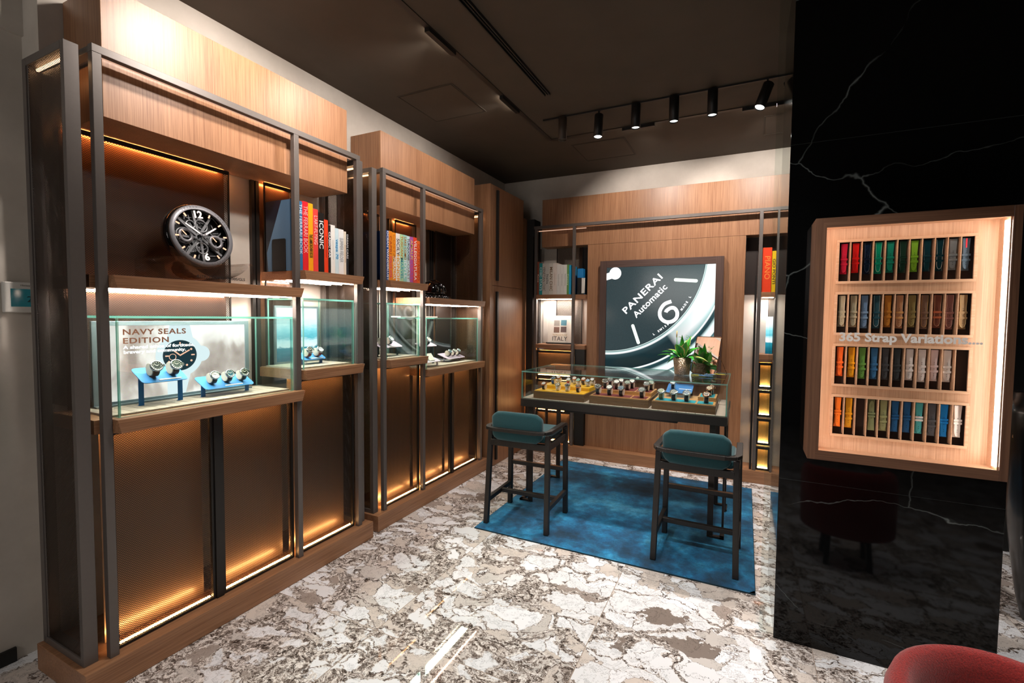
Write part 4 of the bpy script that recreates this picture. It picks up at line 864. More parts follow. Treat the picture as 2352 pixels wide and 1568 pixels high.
# trays with watches
TRW = wood('tray_wood', 'x', '#7c5d3c', '#5a4128')
YEL, MAR, TEA = plain('yellow_leather', '#d9a81c', .6), plain('burgundy_leather', '#6a2428', .6), plain('teal_leather', '#0f8a9a', .6)
OAKT = wood('honey_oak', 'x', '#c79a62', '#a87a44')
def tray(x0, x1, y0, y1, liner, rim, label):
    g = empty('watch_tray', ((x0+x1)/2, (y0+y1)/2, .8572), label, 'tray', 'watch trays on the display table')
    MB().box(x0, x1, y0, y1, .8572, .915).build('base', TRW, g, bevel=.002)
    MB().box(x0+.006, x1-.006, y0+.006, y1-.006, .915, .919).build('rim', rim, g)
    n = 2 if liner is not YEL else 2; xs = x0+(x1-x0)*.70
    for a, b in ((x0+.02, xs-.006), (xs+.006, x1-.02)): MB().box(a, b, y0+.018, y0+.125, .919, .921).build('liner', liner, g)
    m = None
    if liner is TEA: xr0 = xs
    else: xr0 = x0+.012
    MB().box(xr0, x1-.006, y0+.15, y1-.012, .919, .945).build('step', rim, g, bevel=.001)
    for a, b in (((xr0+.012, xs-.006), (xs+.006, x1-.02)) if liner is not TEA else ((xs+.012, x1-.02),)): MB().box(a, b, y0+.165, y1-.03, .945, .947).build('liner', liner, g)
    return g
TY = 3.315
tray(-1.520, -1.096, TY, TY+.40, YEL, OAKT if False else YEL, 'brown tray lined in yellow leather, left on the table, holding twelve watches')
tray(-1.056, -.615, TY, TY+.40, MAR, OAKT, 'brown tray lined in burgundy leather, middle on the table')
tray(-.592, -.168, TY, TY+.36, TEA, OAKT, 'brown tray lined in teal leather, right on the table')
def wrow(y, z, items, tray_, grp, s=1.0):
    n = len(items)
    for i, (x, dl, st, mt) in enumerate(items):
        pos = ORD[i] if n > 1 else 'only'
        nm = {'#1c2024': 'black', '#e9e6df': 'white', '#2a4a66': 'blue', '#9a8f7a': 'taupe', '#9fc9b4': 'mint', '#9fb8c9': 'ice-blue', '#6f7a5a': 'olive', '#3a2a24': 'brown', '#4f5a5c': 'slate', '#7a8a80': 'grey-green'}[dl]
        sn = {'#1b1b1d': 'black', '#a3242a': 'red', '#1f4f9a': 'blue', '#c6c9cc': 'steel', '#5f6a4a': 'olive green', '#3b2a22': 'brown', '#22343c': 'dark teal'}[st]
        watch((x, y, z+.0012), rnd.uniform(-.04, .04), dl, st, f'{nm}-dialled watch on {sn} strap, {pos} from left in {tray_}', grp, mt, s)
TG = 'watches in the table trays'
K, W_, B_, TP, MN, IC, OL, BR, SL, GG = '#1c2024', '#e9e6df', '#2a4a66', '#9a8f7a', '#9fc9b4', '#9fb8c9', '#6f7a5a', '#3a2a24', '#4f5a5c', '#7a8a80'
k_, rd_, bl_, sl_, og_, br_, dt_ = '#1b1b1d', '#a3242a', '#1f4f9a', '#c6c9cc', '#5f6a4a', '#3b2a22', '#22343c'
wrow(TY+.075, .921, [(-1.455, W_, k_, 'rose'), (-1.335, TP, sl_, 'steel'), (-1.255, K, sl_, 'steel'), (-1.165, BR, k_, 'rose')], 'front row of the yellow tray', TG, 1.1)
wrow(TY+.225, .947, [(-1.435, B_, bl_, 'steel'), (-1.300, W_, rd_, 'steel'), (-1.215, MN, sl_, 'steel'), (-1.135, IC, sl_, 'steel')], 'middle row of the yellow tray', TG, 1.1)
wrow(TY+.315, .947, [(-1.420, W_, sl_, 'rose'), (-1.280, W_, sl_, 'rose'), (-1.200, W_, br_, 'rose'), (-1.125, W_, sl_, 'steel')], 'back row of the yellow tray', TG, 1.1)
wrow(TY+.075, .921, [(-1.005, K, dt_, 'steel'), (-.915, W_, k_, 'steel'), (-.825, B_, k_, 'steel'), (-.672, SL, k_, 'steel')], 'front row of the burgundy tray', TG, 1.36)
wrow(TY+.225, .947, [(-.990, K, k_, 'steel'), (-.900, W_, br_, 'steel'), (-.815, GG, br_, 'steel'), (-.668, SL, k_, 'steel')], 'middle row of the burgundy tray', TG, 1.32)
wrow(TY+.315, .947, [(-.975, SL, k_, 'steel'), (-.885, W_, k_, 'steel'), (-.80, W_, k_, 'steel'), (-.650, GG, k_, 'steel')], 'back row of the burgundy tray', TG, 1.32)
wrow(TY+.075, .921, [(-.535, OL, og_, 'steel'), (-.448, SL, k_, 'steel'), (-.362, B_, k_, 'steel'), (-.232, BR, k_, 'rose')], 'front row of the teal tray', TG, 1.38)
wrow(TY+.225, .947, [(-.222, TP, k_, 'rose')], 'step of the teal tray', TG, 1.3)
wrow(TY+.31, .947, [(-.214, BR, k_, 'rose')], 'rear edge of the teal tray', TG, 1.25)
# blue riser inside the table vitrine
g = empty('riser_stand', (-.435, 3.60, .857), 'blue riser stand inside the table vitrine behind the teal tray, with one watch', 'display stand')
BLT = plain('denim_blue_lacquer', '#3f78b4', .4)
m = MB(); rboard(m, (-.435, 3.60, .975), (1, 0, 0), Vector((0, .085, .025)), .092, .085); m.build('board', BLT, g)
for xx in (-.512, -.358): MB().box(xx-.008, xx+.008, 3.678, 3.681, .858, .998).build('leg', BLK, g)
MB().obox((-.395, 3.585, .9755), (1, 0, 0), Vector((0, .959, .282)), Vector((0, -.282, .959)), .045, .003, .001).build('price_strip', plain('white_card', '#f2f2f2', .5), g)
watch((-.482, 3.585, .9735), 0, '#dfe3e6', '#1b1b1d', 'large silver watch on black strap on the blue riser in the vitrine', TG, 'steel', 1.12)

# ------------------------------------------------------------ on the table: plant, mirror, straps
pt = empty('potted_plant', (-.42, 3.74, 1.0725), 'green leafy plant in a hammered bronze pot on the table', 'potted plant')
px, py, pz = -.438, 3.72, 1.0725
q = NT('hammered_bronze'); vv = q.n('ShaderNodeTexVoronoi', i_Scale=130); q.l(q.coord(), vv.inputs['Vector']); q.bump(vv.outputs['Distance'], 1.0, .006)
q.b.inputs['Base Color'].default_value = hx('#a5907a'); q.b.inputs['Metallic'].default_value = .85; q.b.inputs['Roughness'].default_value = .3
MB().lathe([(0, 0), (.054, 0), (.056, .004), (.069, .130), (.066, .130), (.058, .118), (0, .115)], (px, py, pz), 36).build('pot', q.m, pt)
MB().lathe([(0, .118), (.0585, .1185)], (px, py, pz), 24).build('soil', plain('dark_soil', '#2a1d14', .9), pt)
def leafmat(name, c1, c2, edge):
    q = NT(name); n = q.noise(q.coord(), 30, 3); q.l(q.ramp(n.outputs[0], [(.3, hx(c1)), (.7, hx(c2))]), q.b.inputs['Base Color']); q.b.inputs['Roughness'].default_value = .35; q.b.inputs['Subsurface Weight'].default_value = 0; return q.m
LG, LE = leafmat('leaf_green', '#1f7a22', '#3fae38', None), leafmat('leaf_cream_edge', '#c9a24a', '#e9d8a0', None)
def leaf(mb, base, az, el, L, W, droop, mid=0, edge=None):
    N = 9; rows = []
    for i in range(N+1):
        t = i/N; e_ = el-droop*t; 
        if i == 0: p = Vector(base)
        else: p = rows[-1][1]+Vector((math.cos(az)*math.cos(e_), math.sin(az)*math.cos(e_), math.sin(e_)))*L/N
        wd = W*max(.04, math.sin(math.pi*min(1, max(0, (t-.08)/.92))**.8)) if t > .08 else .0025
        sd = Vector((-math.sin(az), math.cos(az), 0)); nrm = Vector((-math.cos(az)*math.sin(e_), -math.sin(az)*math.sin(e_), math.cos(e_)))
        rows.append((p-sd*wd+nrm*wd*.35, p, p+sd*wd+nrm*wd*.35, p-sd*wd*.72+nrm*wd*.24, p+sd*wd*.72+nrm*wd*.24))
    for i in range(N):
        a, b = rows[i], rows[i+1]
        for i0, i1, mi in ((0, 3, 1), (3, 1, 0), (1, 4, 0), (4, 2, 1)):
            mb.add([a[i0], a[i1], b[i1], b[i0]], [(0, 1, 2, 3)], mi if edge else 0, True)
for k, (az, el, L, W, dr, ed) in enumerate(((185, 30, .19, .020, 40, 0), (200, 55, .17, .022, 60, 0), (170, 10, .12, .018, 60, 0), (250, 80, .17, .030, 50, 1), (290, 75, .18, .022, 30, 1), (20, 40, .16, .030, 80, 1), (345, 25, .20, .022, 50, 1), (60, 75, .22, .020, 20, 1), (80, 82, .19, .028, 40, 0), (30, 62, .18, .030, 50, 0), (110, 70, .18, .024, 50, 0), (150, 60, .17, .020, 60, 1), (5, -20, .13, .018, 40, 0), (310, 35, .15, .02, 60, 0), (230, 40, .12, .018, 70, 0), (270, 88, .21, .014, 12, 0), (50, 55, .19, .026, 50, 0), (95, 60, .17, .03, 70, 0))):
    m = MB(); leaf(m, (px+.02*math.cos(R(az)), py+.02*math.sin(R(az)), pz+.116), R(az), R(el), L*.92, W*1.35, R(dr), edge=ed); o = m.build('leaf', [LG, LE], pt)
m = MB()
for k in range(90):
    a, h_ = rnd.uniform(0, 6.28), rnd.uniform(.14, .30); r_ = rnd.uniform(0, .032); c = Vector((px+.045+r_*math.cos(a), py+.03+r_*math.sin(a), pz+h_)); d = Vector((math.cos(a), math.sin(a), .6)).normalized(); s_ = d.cross(Vector((0, 0, 1))).normalized()
    m.add([c-s_*.003, c+d*.018, c+s_*.003, c-d*.004], [(0, 1, 2, 3)])
o = m.build('feathery_fern', leafmat('fern_green', '#5fa82c', '#8cd048', None), pt); o['kind'] = 'stuff'
sp_ = MB().tube([(px-.035, py, pz+.12), (px-.042, py, pz+.22), (px-.045, py, pz+.285)], .0022, 6).build('flower_stem', LG, pt)
m = MB(); leaf(m, (px-.046, py, pz+.285), R(10), R(25), .055, .014, R(80)); m.build('white_spathe', plain('white_petal', '#f4f1ea', .4), pt)
MB().tube([(px-.046, py, pz+.285), (px-.044, py, pz+.335)], .004, 8).build('spadix', plain('spadix_yellow', '#d9b06a', .6), pt)
mr = empty('table_mirror', (-.30, 3.87, 1.0725), 'rectangular tilting mirror with thin bronze frame and wire easel on the table', 'mirror')
BRZ = plain('thin_bronze', '#8a5a38', .25, .9)
mc = Vector((-.275, 3.865, 1.217)); mr_ = Vector((.937, -.35, 0)).normalized(); 
mn = Vector((-.33, -.90, .27)); mn = (mn-mr_*mn.dot(mr_)).normalized(); mu = mn.cross(mr_)
def rrect(c, r_, u_, hw, hh, rad, n=6):
    pts = []
    for sx, sy, a0 in ((1, 1, 0), (-1, 1, 90), (-1, -1, 180), (1, -1, 270)):
        for k in range(n+1): a = R(a0+k*90/n); pts.append(c+r_*(sx*(hw-rad)+rad*math.cos(a))+u_*(sy*(hh-rad)+rad*math.sin(a)))
    return pts
sk = .03
def shear(pts): return pts
MB().tube(rrect(mc, mr_, mu, .100, .148, .014), .003, 8, closed=True).build('frame', BRZ, mr)
mirm = NT('silver_mirror'); mirm.b.inputs['Metallic'].default_value = 1; mirm.b.inputs['Roughness'].default_value = .01; mirm.b.inputs['Base Color'].default_value = (.92, .9, .88, 1)
MB().prism(rrect(mc-mn*.001, mr_, mu, .098, .146, .012), mn*.002).build('mirror_glass', mirm.m, mr)
pv = mc+mr_*.104; pv2 = mc-mr_*.104
MB().lathe([(0, .006), (.005, .004), (.006, 0), (.004, -.005)], pv, 12, mn, mu, mr_).build('pivot_knob', BRZ, mr)
MB().tube([pv, (pv.x+.055, pv.y+.05, 1.078), (pv.x+.02, 3.965, 1.0765), (pv2.x+.06, 3.97, 1.0765)], .0025, 8).build('easel_wire', BRZ, mr)
for k, (x, y, a, c, L, lb_) in enumerate(((-.31, 3.66, 8, '#b9b94a', .11, 'yellow-green strap lying flat in front of the mirror'), (-.255, 3.62, -6, '#5b87b8', .10, 'pale blue strap lying flat in front of the mirror'), (-.23, 3.69, 25, '#6f9ac0', .09, 'second blue strap crossing the others before the mirror'), (-.165, 3.70, -10, '#b4a83a', .08, 'mustard strap at the right end of the table top'))):
    ca, sa = math.cos(R(a)), math.sin(R(a)); g = empty('loose_strap', (x, y, 1.0725), lb_, 'watch strap', 'loose straps on the table')
    m = MB(); c0 = Vector((x, y, 1.0755+.004*k)); m.prism(capsule((0, 0), (0, 0), 0.01)[:0] or [c0+Vector((ca*u, sa*u, 0))+Vector((-sa*v, ca*v, 0)) for u, v in ((-L/2, -.011), (L/2-.01, -.009), (L/2, 0), (L/2-.01, .009), (-L/2, .011))], (0, 0, .004))
    m.build('band', plain('strapc_'+c.strip('#'), c, .45), g)
    MB().obox(c0+Vector((-ca*L*.3, -sa*L*.3, .004)), (ca, sa, 0), (-sa, ca, 0), (0, 0, 1), .004, .0125, .003).build('keeper', plain('strapc_'+c.strip('#'), c, .45), g)

# ------------------------------------------------------------ rug
q = NT('blue_viscose_pile'); v = q.coord(); n1 = q.noise(v, 3.2, 9, .72, .15); n2 = q.noise(v, 300, 2); vb = q.coord((.5, 1.5, 1)); n3 = q.noise(vb, 1.3, 3)
f = q.math('ADD', q.math('MULTIPLY', n1.outputs[0], .7), q.math('MULTIPLY', n3.outputs[0], .3))
c = q.ramp(f, [(.38, hx('#052a44')), (.47, hx('#084d76')), (.54, hx('#1275a4')), (.66, hx('#55aed4'))]); n4 = q.noise(v, 9, 6, .75); c = q.mix(.6, c, q.ramp(n4.outputs[0], [(.36, (.2,)*3), (.64, (.85,)*3)]), 'OVERLAY'); c = q.mix(.35, c, n2.outputs['Color'], 'SOFT_LIGHT')
q.l(c, q.b.inputs['Base Color']); q.b.inputs['Roughness'].default_value = .75; q.b.inputs['Sheen Weight'].default_value = .35; q.b.inputs['Sheen Tint'].default_value = hx('#7fc4e0'); q.bump(n2.outputs[0], .6, .004)
m = MB(); nx, ny = 60, 56; rx0, rx1, ry0, ry1 = -1.70, .088, 2.735, 4.46
rr2 = random.Random(5)
vs = [(rx0+(rx1-rx0)*i/nx, ry0+(ry1-ry0)*j/ny, .0145+rr2.uniform(-.0004, .0004) if 0 < i < nx and 0 < j < ny else .008) for j in range(ny+1) for i in range(nx+1)]
m.add(vs, [(j*(nx+1)+i, j*(nx+1)+i+1, (j+1)*(nx+1)+i+1, (j+1)*(nx+1)+i) for j in range(ny) for i in range(nx)], 0, True)
m.box(rx0-.003, rx1+.003, ry0-.003, ry1+.003, .0005, .008, 1)
rug = m.build('area_rug', [q.m, plain('rug_binding', '#062a36', .9)]); tag(rug, 'deep blue mottled pile rug under the display table and the bar stools', 'rug')

# ------------------------------------------------------------ bar stools
q = NT('teal_wool'); v = q.coord(); n = q.noise(v, 420, 2); q.l(q.ramp(n.outputs[0], [(.3, hx('#03343c')), (.7, hx('#07494f'))]), q.b.inputs['Base Color']); q.b.inputs['Roughness'].default_value = .9; q.b.inputs['Sheen Weight'].default_value = .25; q.bump(n.outputs[0], .3, .001)
TEAL = q.m; SW = wood('ebonised_ash', 'z', '#231e1b', '#161311', .5)
def rbox(mb, x0, x1, y0, y1, z0, z1): return mb.box(x0, x1, y0, y1, z0, z1)
def stool(loc, rz, label):
    g = empty('bar_stool', loc, label, 'bar stool', 'bar stools at the display table'); g.rotation_euler = (0, 0, rz)
    def B(mb, nm, mat, bev=.004, seg=3):
        o = mb.build(nm, mat, None, world=False); o.parent = g
        if bev:
            md = o.modifiers.new('bevel', 'BEVEL'); md.width = bev; md.segments = seg; md.limit_method = 'ANGLE'; md.angle_limit = R(35)
        return o
    hw, y0, y1 = .233, 0, .395           # back legs at y=0 (towards camera), front legs at y1
    zA = .690
    for s in (-1, 1):
        B(MB().bar((s*hw, -.005, 0), (s*(hw-.013), .038, zA-.02), .034, .034, (0, 1, 0)), 'leg', SW)
        B(MB().bar((s*hw, y1, 0), (s*(hw-.006), y1-.004, zA-.045), .034, .034, (0, 1, 0)), 'leg', SW)
        # arm: flat bar bending down into the front leg
        pts = [Vector((s*(hw-.006), y1-.004, zA-.05)), Vector((s*(hw-.006), y1-.006, zA-.022)), Vector((s*(hw-.006), y1-.022, zA-.004)), Vector((s*(hw-.004), y1-.06, zA+.004)), Vector((s*hw, .03, zA+.008)), Vector((s*(hw-.02), -.015, zA+.008)), Vector((s*(hw-.075), -.034, zA+.008))]
        m = MB()
        for i in range(len(pts)-1):
            up_ = (0, 0, 1) if i >= 3 else (0, -1, 0) if i < 1 else (0, -.7, .7)
            d = (pts[i+1]-pts[i]).normalized(); m.bar(pts[i]-d*.003, pts[i+1]+d*.003, .036, .022, up_)
        B(m, 'armrest', SW, .003, 2)
        B(MB().bar((s*(hw-.004), .015, .168), (s*(hw-.002), y1-.012, .168), .028, .034), 'side_stretcher', SW)
    B(MB().bar((-hw+.07, -.035, zA+.008), (hw-.07, -.035, zA+.008), .036, .026), 'back_rail', SW, .003)
    B(MB().bar((-hw+.015, .22, .168), (hw-.015, .22, .168), .030, .030), 'cross_stretcher', SW)
    B(MB().bar((-hw+.012, y1, .335), (hw-.012, y1, .335), .026, .030), 'footrest', SW)
    MBf = MB().bar((-hw+.012, y1, .3505), (hw-.012, y1, .3505), .024, .0015); B(MBf, 'kick_plate', plain('bronze_plate', '#8a6a52', .35, .8), 0)
    B(MB().bar((-hw+.02, .03, .588), (hw-.02, .03, .588), .03, .045).bar((-hw+.02, y1-.02, .588), (hw-.02, y1-.02, .588), .03, .045).bar((-hw+.012, .03, .588), (-hw+.010, y1-.02, .588), .026, .045).bar((hw-.012, .03, .588), (hw-.010, y1-.02, .588), .026, .045), 'seat_frame', SW)
    B(MB().box(-hw+.022, hw-.022, .03, y1-.005, .612, .672), 'seat', TEAL, .026, 4)
    m = MB(); N = 8
    # backrest cushion: slightly curved slab from seat up
    sec = []
    for i in range(N+1):
        t = i/N; x = -(hw-.036)+2*(hw-.036)*t; c = -.006-.014*(1-(2*t-1)**2)
        sec.append((x, c))
    vs = []
    for x, c in sec: vs += [(x, c-.006, .615), (x, c+.050, .615), (x, c+.040, .822), (x, c-.012, .822)]
    fs = [(0, 1, 2, 3), tuple(N*4+k for k in (3, 2, 1, 0))]
    for i in range(N):
        for k in range(4): fs.append((i*4+k, i*4+(k+1) % 4, (i+1)*4+(k+1) % 4, (i+1)*4+k))
    m.add(vs, fs, 0, False); o = B(m, 'backrest', TEAL, .022, 4)
    # round the top corners by pulling vertices in
    for v_ in o.data.vertices:
        if v_.co.z > .8 and abs(v_.co.x) > hw-.04: v_.co.z -= .035; v_.co.x *= .985
        elif v_.co.z > .8 and abs(v_.co.x) > (hw-.036)*.7: v_.co.z -= .004
        if v_.co.z < .62 and abs(v_.co.x) > hw-.04: v_.co.z += .03; v_.co.x *= .97
    for p_ in o.data.polygons: p_.use_smooth = True
    return g
stool((-1.425, 2.835, .0155), R(2), 'teal upholstered bar stool with dark wood frame, the left one at the table')
stool((-.245, 2.845, .0155), R(-1), 'teal upholstered bar stool with dark wood frame, the right one nearest the pillar')

# ------------------------------------------------------------ strap showcase on the pillar
bx = empty('wall_showcase', (.57, 2.32, .92), 'lit oak wall showcase on the black pillar, lettered 365 Strap Variations', 'display case')
ox0, ox1, oz0, oz1, yf, yb_ = .2525, .888, .914, 1.922, 2.25, 2.399
ix0, ix1, iz0, iz1 = .281, .862, .943, 1.893
BZ_, BX_ = wood('brown_oak', 'z', '#7d5a44', '#5d4030'), wood('brown_oak', 'x', '#7d5a44', '#5d4030')
MB().box(ox0, ix0, yf, yb_, oz0, oz1).box(ix0, ix0+.011, yf, yf+.003, iz0, iz1).build('case_side', BZ_, bx); MB().box(ix1, ox1, yf, yb_, oz0, oz1).build('case_side', BZ_, bx, bevel=.002)
MB().box(ix0, ix1, yf, yb_, iz1, oz1).box(ix0+.011, ix1, yf, yf+.003, iz1-.011, iz1).build('case_rail', BX_, bx); MB().box(ix0, ix1, yf, yb_, oz0, iz0).box(ix0+.011, ix1, yf, yf+.003, iz0, iz0+.011).build('case_rail', BX_, bx)
m = MB().box(ix0, ix0+.003, yf+.012, 2.36, iz0, iz1).box(ix1-.003, ix1, yf+.012, 2.36, iz0, iz1).box(ix0+.003, ix1-.003, yf+.012, 2.36, iz0, iz0+.003).box(ix0+.003, ix1-.003, yf+.012, 2.36, iz1-.003, iz1); m.build('inner_lining', LX, bx)
bd = MB(); rows = [(1.658, 1.840), (1.440, 1.620), (1.220, 1.400), (1.004, 1.182)]; sx0, sx1 = .343, .798
# back board with four openings
zc = [iz0+.003]+[z for r_ in rows[::-1] for z in r_]+[iz1-.003]
for k in range(0, len(zc), 2): bd.box(ix0+.003, ix1-.003, 2.345, 2.36, zc[k], zc[k+1])
for a, b in rows: bd.box(ix0+.003, sx0, 2.345, 2.36, a, b).box(sx1, ix1-.003, 2.345, 2.36, a, b)
bd.build('back_board', LZ, bx)
MB().box(ix0, ix1, 2.378, 2.398, iz0, iz1).build('back_plate', plain('brown_felt', '#3a2b26', .9), bx)
for a, b in rows:
    fr = MB().box(sx0, sx1, 2.338, 2.345, b-.009, b+.002).box(sx0, sx1, 2.338, 2.345, a-.002, a+.009).box(sx0-.002, sx0+.009, 2.338, 2.345, a+.009, b-.009).box(sx1-.009, sx1+.002, 2.338, 2.345, a+.009, b-.009).build('tray_moulding', LX, bx, bevel=.001)
    for k in range(1, 11): xx = sx0+.009+(sx1-sx0-.018)*k/11; MB().box(xx-.0015, xx+.0015, 2.338, 2.376, a+.009, b-.009).build('divider', LX, fr)
MB().box(ix1-.012, ix1-.004, yf+.020, yf+.030, iz0+.02, iz1-.02).build('light_strip', emis('led_case_bright', '#fff4ea', 16), bx)
MB().box(ix0+.004, ix0+.010, yf+.0095, yf+.0125, iz0+.02, iz1-.02).build('light_strip', emis('led_case', '#ffeadb', 19), bx)
MB().box(ix0+.02, ix1-.02, yf+.0095, yf+.0125, iz1-.008, iz1-.004).build('light_strip', emis('led_case', '#ffeadb', 19), bx)
MB().box(ix0+.02, ix1-.02, yf+.0095, yf+.0125, iz0+.0035, iz0+.0065).build('light_strip', emis('led_case', '#ffeadb', 19), bx)
MB().box(ix0+.0005, ix1-.0005, yf+.004, yf+.009, iz0+.0005, iz1-.0005).build('front_pane', glass('case_glass', (.98, .99, .99), .5), bx)
text('365 Strap Variations....', .0475, (.349, yf+.0030, 1.432), (1, 0, 0), UZ, plain('frosted_vinyl', '#c4bdb6', .6, emit=.25, ecol='#c4bdb6'), bx, align='LEFT', off=.0016, sx=1.04)
def strap(slot, row, col, name, style=0, loop=None, st=None, gloss=.4, inv=False):
    a, b = rows[row]; w_ = (sx1-sx0-.018)/11; cx_ = sx0+.009+w_*(slot+.5)+.001; jit = rnd.uniform(-.0015, .0015)
    top = b-.013; L = (.126, .134, .130, .132)[row]+rnd.uniform(-.004, .004); yb2, yf2 = 2.3775, 2.356
    g = empty('watch_strap', (cx_, 2.37, top-L), f'{name}, {ORD[slot]} from left in the {("top", "second", "third", "bottom")[row]} showcase row', 'watch strap', 'watch straps in the wall showcase')
    mt = plain('strapv_'+col.strip('#')+str(gloss), col, gloss, coat=.6 if gloss < .3 else 0)
    X = lambda u: cx_+jit+u*.92
    hw_ = .0135
    def zz(t): return top-L*t if not inv else top-L*(1-t)
    def zq(lst): return [(X(u), 0, zz(t)) for u, t in lst]
    back = [(-.0125, .02), (.0125, .02), (.011, .35), (.011, .7), (.0145, 1.0), (-.0145, 1.0), (-.011, .7), (-.011, .35)]
    front = [(-.0135, 0), (.0135, 0), (.0125, .12), (.0105, .40), (.0105, .80), (.0090, .88), (.0055, .94), (0, .965), (-.0055, .94), (-.0090, .88), (-.0105, .80), (-.0105, .40), (-.0125, .12)]
    if style == 1: front = [(-.0128, 0), (.0128, 0), (.0128, .18), (.0115, .30), (.0115, .85), (.008, .93), (0, .97), (-.008, .93), (-.0115, .85), (-.0115, .30), (-.0128, .18)]
    MB().prism([(p[0], 2.366, p[2]) for p in zq(back)], (0, .004, 0)).build('under_band', mt, g, bevel=.0006, seg=1)
    MB().prism([(p[0], 2.356, p[2]) for p in zq(front)], (0, .0045, 0)).build('band', mt, g, bevel=.001, seg=2)
    km = plain('strapv_'+loop.strip('#')+str(gloss), loop, gloss) if loop else mt
    for t in ((.52, .68) if style != 2 else (.46, .55)):
        c_ = zz(t); MB().box(X(-.0142), X(.0142), 2.3535, 2.356, c_-.0042, c_+.0042).build('keeper', km, g, bevel=.0008, seg=1)
    m = MB()
    for t in (.40, .45, .60, .76, .82): m.box(X(-.0009), X(.0009), 2.3555, 2.3561, zz(t)-.0012, zz(t)+.0012)
    m.build('holes', plain('hole_black', '#0a0a0a', .8), g)
    if st:
        m = MB(); n_ = len(front)
        for i in range(n_):
            if i == 0: continue
            p, q_ = front[i], front[(i+1) % n_]; m.bar((X(p[0]*.86), 2.3554, zz(p[1]*.97+.012)), (X(q_[0]*.86), 2.3554, zz(q_[1]*.97+.012)), .0007, .0007, (0, 1, 0))
        m.build('stitching', plain('stitch_'+st.strip('#'), st, .7), g)
    return g
R1 = [('#b21f3a', 'crimson leather strap', .2, None), ('#d81e1c', 'bright red crocodile strap', .25, None), ('#16243a', 'glossy navy strap', .12, '#5a6a80'), ('#0e9a78', 'emerald crocodile strap', .2, '#bfe6d8'), ('#0c8a72', 'deep emerald crocodile strap', .3, None), ('#16382a', 'dark bottle-green strap', .25, None), ('#7ab82a', 'lime green strap', .4, None), ('#123a44', 'dark teal glossy strap', .12, None), ('#103640', 'dark teal strap with pale stitching', .15, '#d5e0e0'), ('#76838a', 'plain grey rubber strap', .5, None), ('#4f6678', 'slate blue strap with a red stripe', .5, None)]
for i, (c, n_, gl_, s_) in enumerate(R1): strap(i, 0, c, n_, 0, None, s_, gl_)
mb = MB().box(sx0+.009+(sx1-sx0-.018)/11*10.5-.0015, sx0+.009+(sx1-sx0-.018)/11*10.5+.003, 2.3548, 2.3556, 1.79, 1.826).build('red_stripe', plain('stripe_red', '#e8283c', .5))
so = [o for o in bpy.data.objects if o.get('label', '').startswith('slate blue strap')][0]; mb.parent = so; mb.matrix_parent_inverse = Matrix.Translation(-so.location)
R2 = [('#a39a80', 'sand suede strap', '#e8e0c8'), ('#aaa084', 'beige suede strap', '#d9cfae'), ('#6f90b4', 'powder blue suede strap', None), ('#154a58', 'petrol blue strap with white stitching', '#e6ebe8'), ('#c07a1e', 'ochre calf strap', None), ('#c48c62', 'tan leather strap', '#f0dcc0'), ('#8f7c46', 'olive leather strap', '#e2d28c'), ('#8a6a56', 'worn brown leather strap', '#e6b860'), ('#7c4430', 'copper brown leather strap', '#f0c8a0'), ('#8f5f58', 'mauve-brown leather strap', '#f0cdb8'), ('#a5855c', 'tan strap with a stitched cross', '#f0e2a8')]
for i, (c, n_, s_) in enumerate(R2): strap(i, 1, c, n_, 1, {2: '#86a4c4', 8: '#c46a44', 5: '#d9a060'}.get(i), s_, .55)
R3 = [('#e8641c', 'orange rubber strap'), ('#f2a60e', 'amber yellow rubber strap'), ('#6fa84a', 'leaf green rubber strap'), ('#3a78aa', 'steel blue rubber strap'), ('#4a4c50', 'graphite rubber strap'), ('#3c4244', 'charcoal rubber strap'), ('#f4eeea', 'white rubber strap'), ('#f6f1ee', 'white ribbed rubber strap'), ('#f0dcdc', 'pale pink rubber strap'), ('#f8f4f0', 'long white rubber strap')]
for i, (c, n_) in enumerate(R3): strap(i, 2, c, n_, (0, 1)[i in (1, 6, 7, 9)], None, None, .45)
R4 = [('#f07818', 'orange grooved rubber strap', 0), ('#f5ac10', 'golden yellow grooved rubber strap', 1), None, ('#8a9468', 'sage green strap hanging upside down', 3), ('#9aa070', 'khaki rubber strap', 4), ('#155a90', 'deep blue rubber strap', 5), ('#15568a', 'deep blue grooved rubber strap', 6), ('#4fb8bc', 'turquoise rubber strap with a white loop', 7), ('#5c6066', 'grey grooved rubber strap', 8), ('#108ae0', 'bright azure rubber strap', 9), ('#faf4ee', 'broad white rubber strap', 10)]
for i, r_ in enumerate(R4):
    if r_: strap(i, 3, r_[0], r_[1], 1 if i in (1, 4, 8) else 2, '#f4f6f4' if i == 7 else None, None, .45, inv=(i == 3))

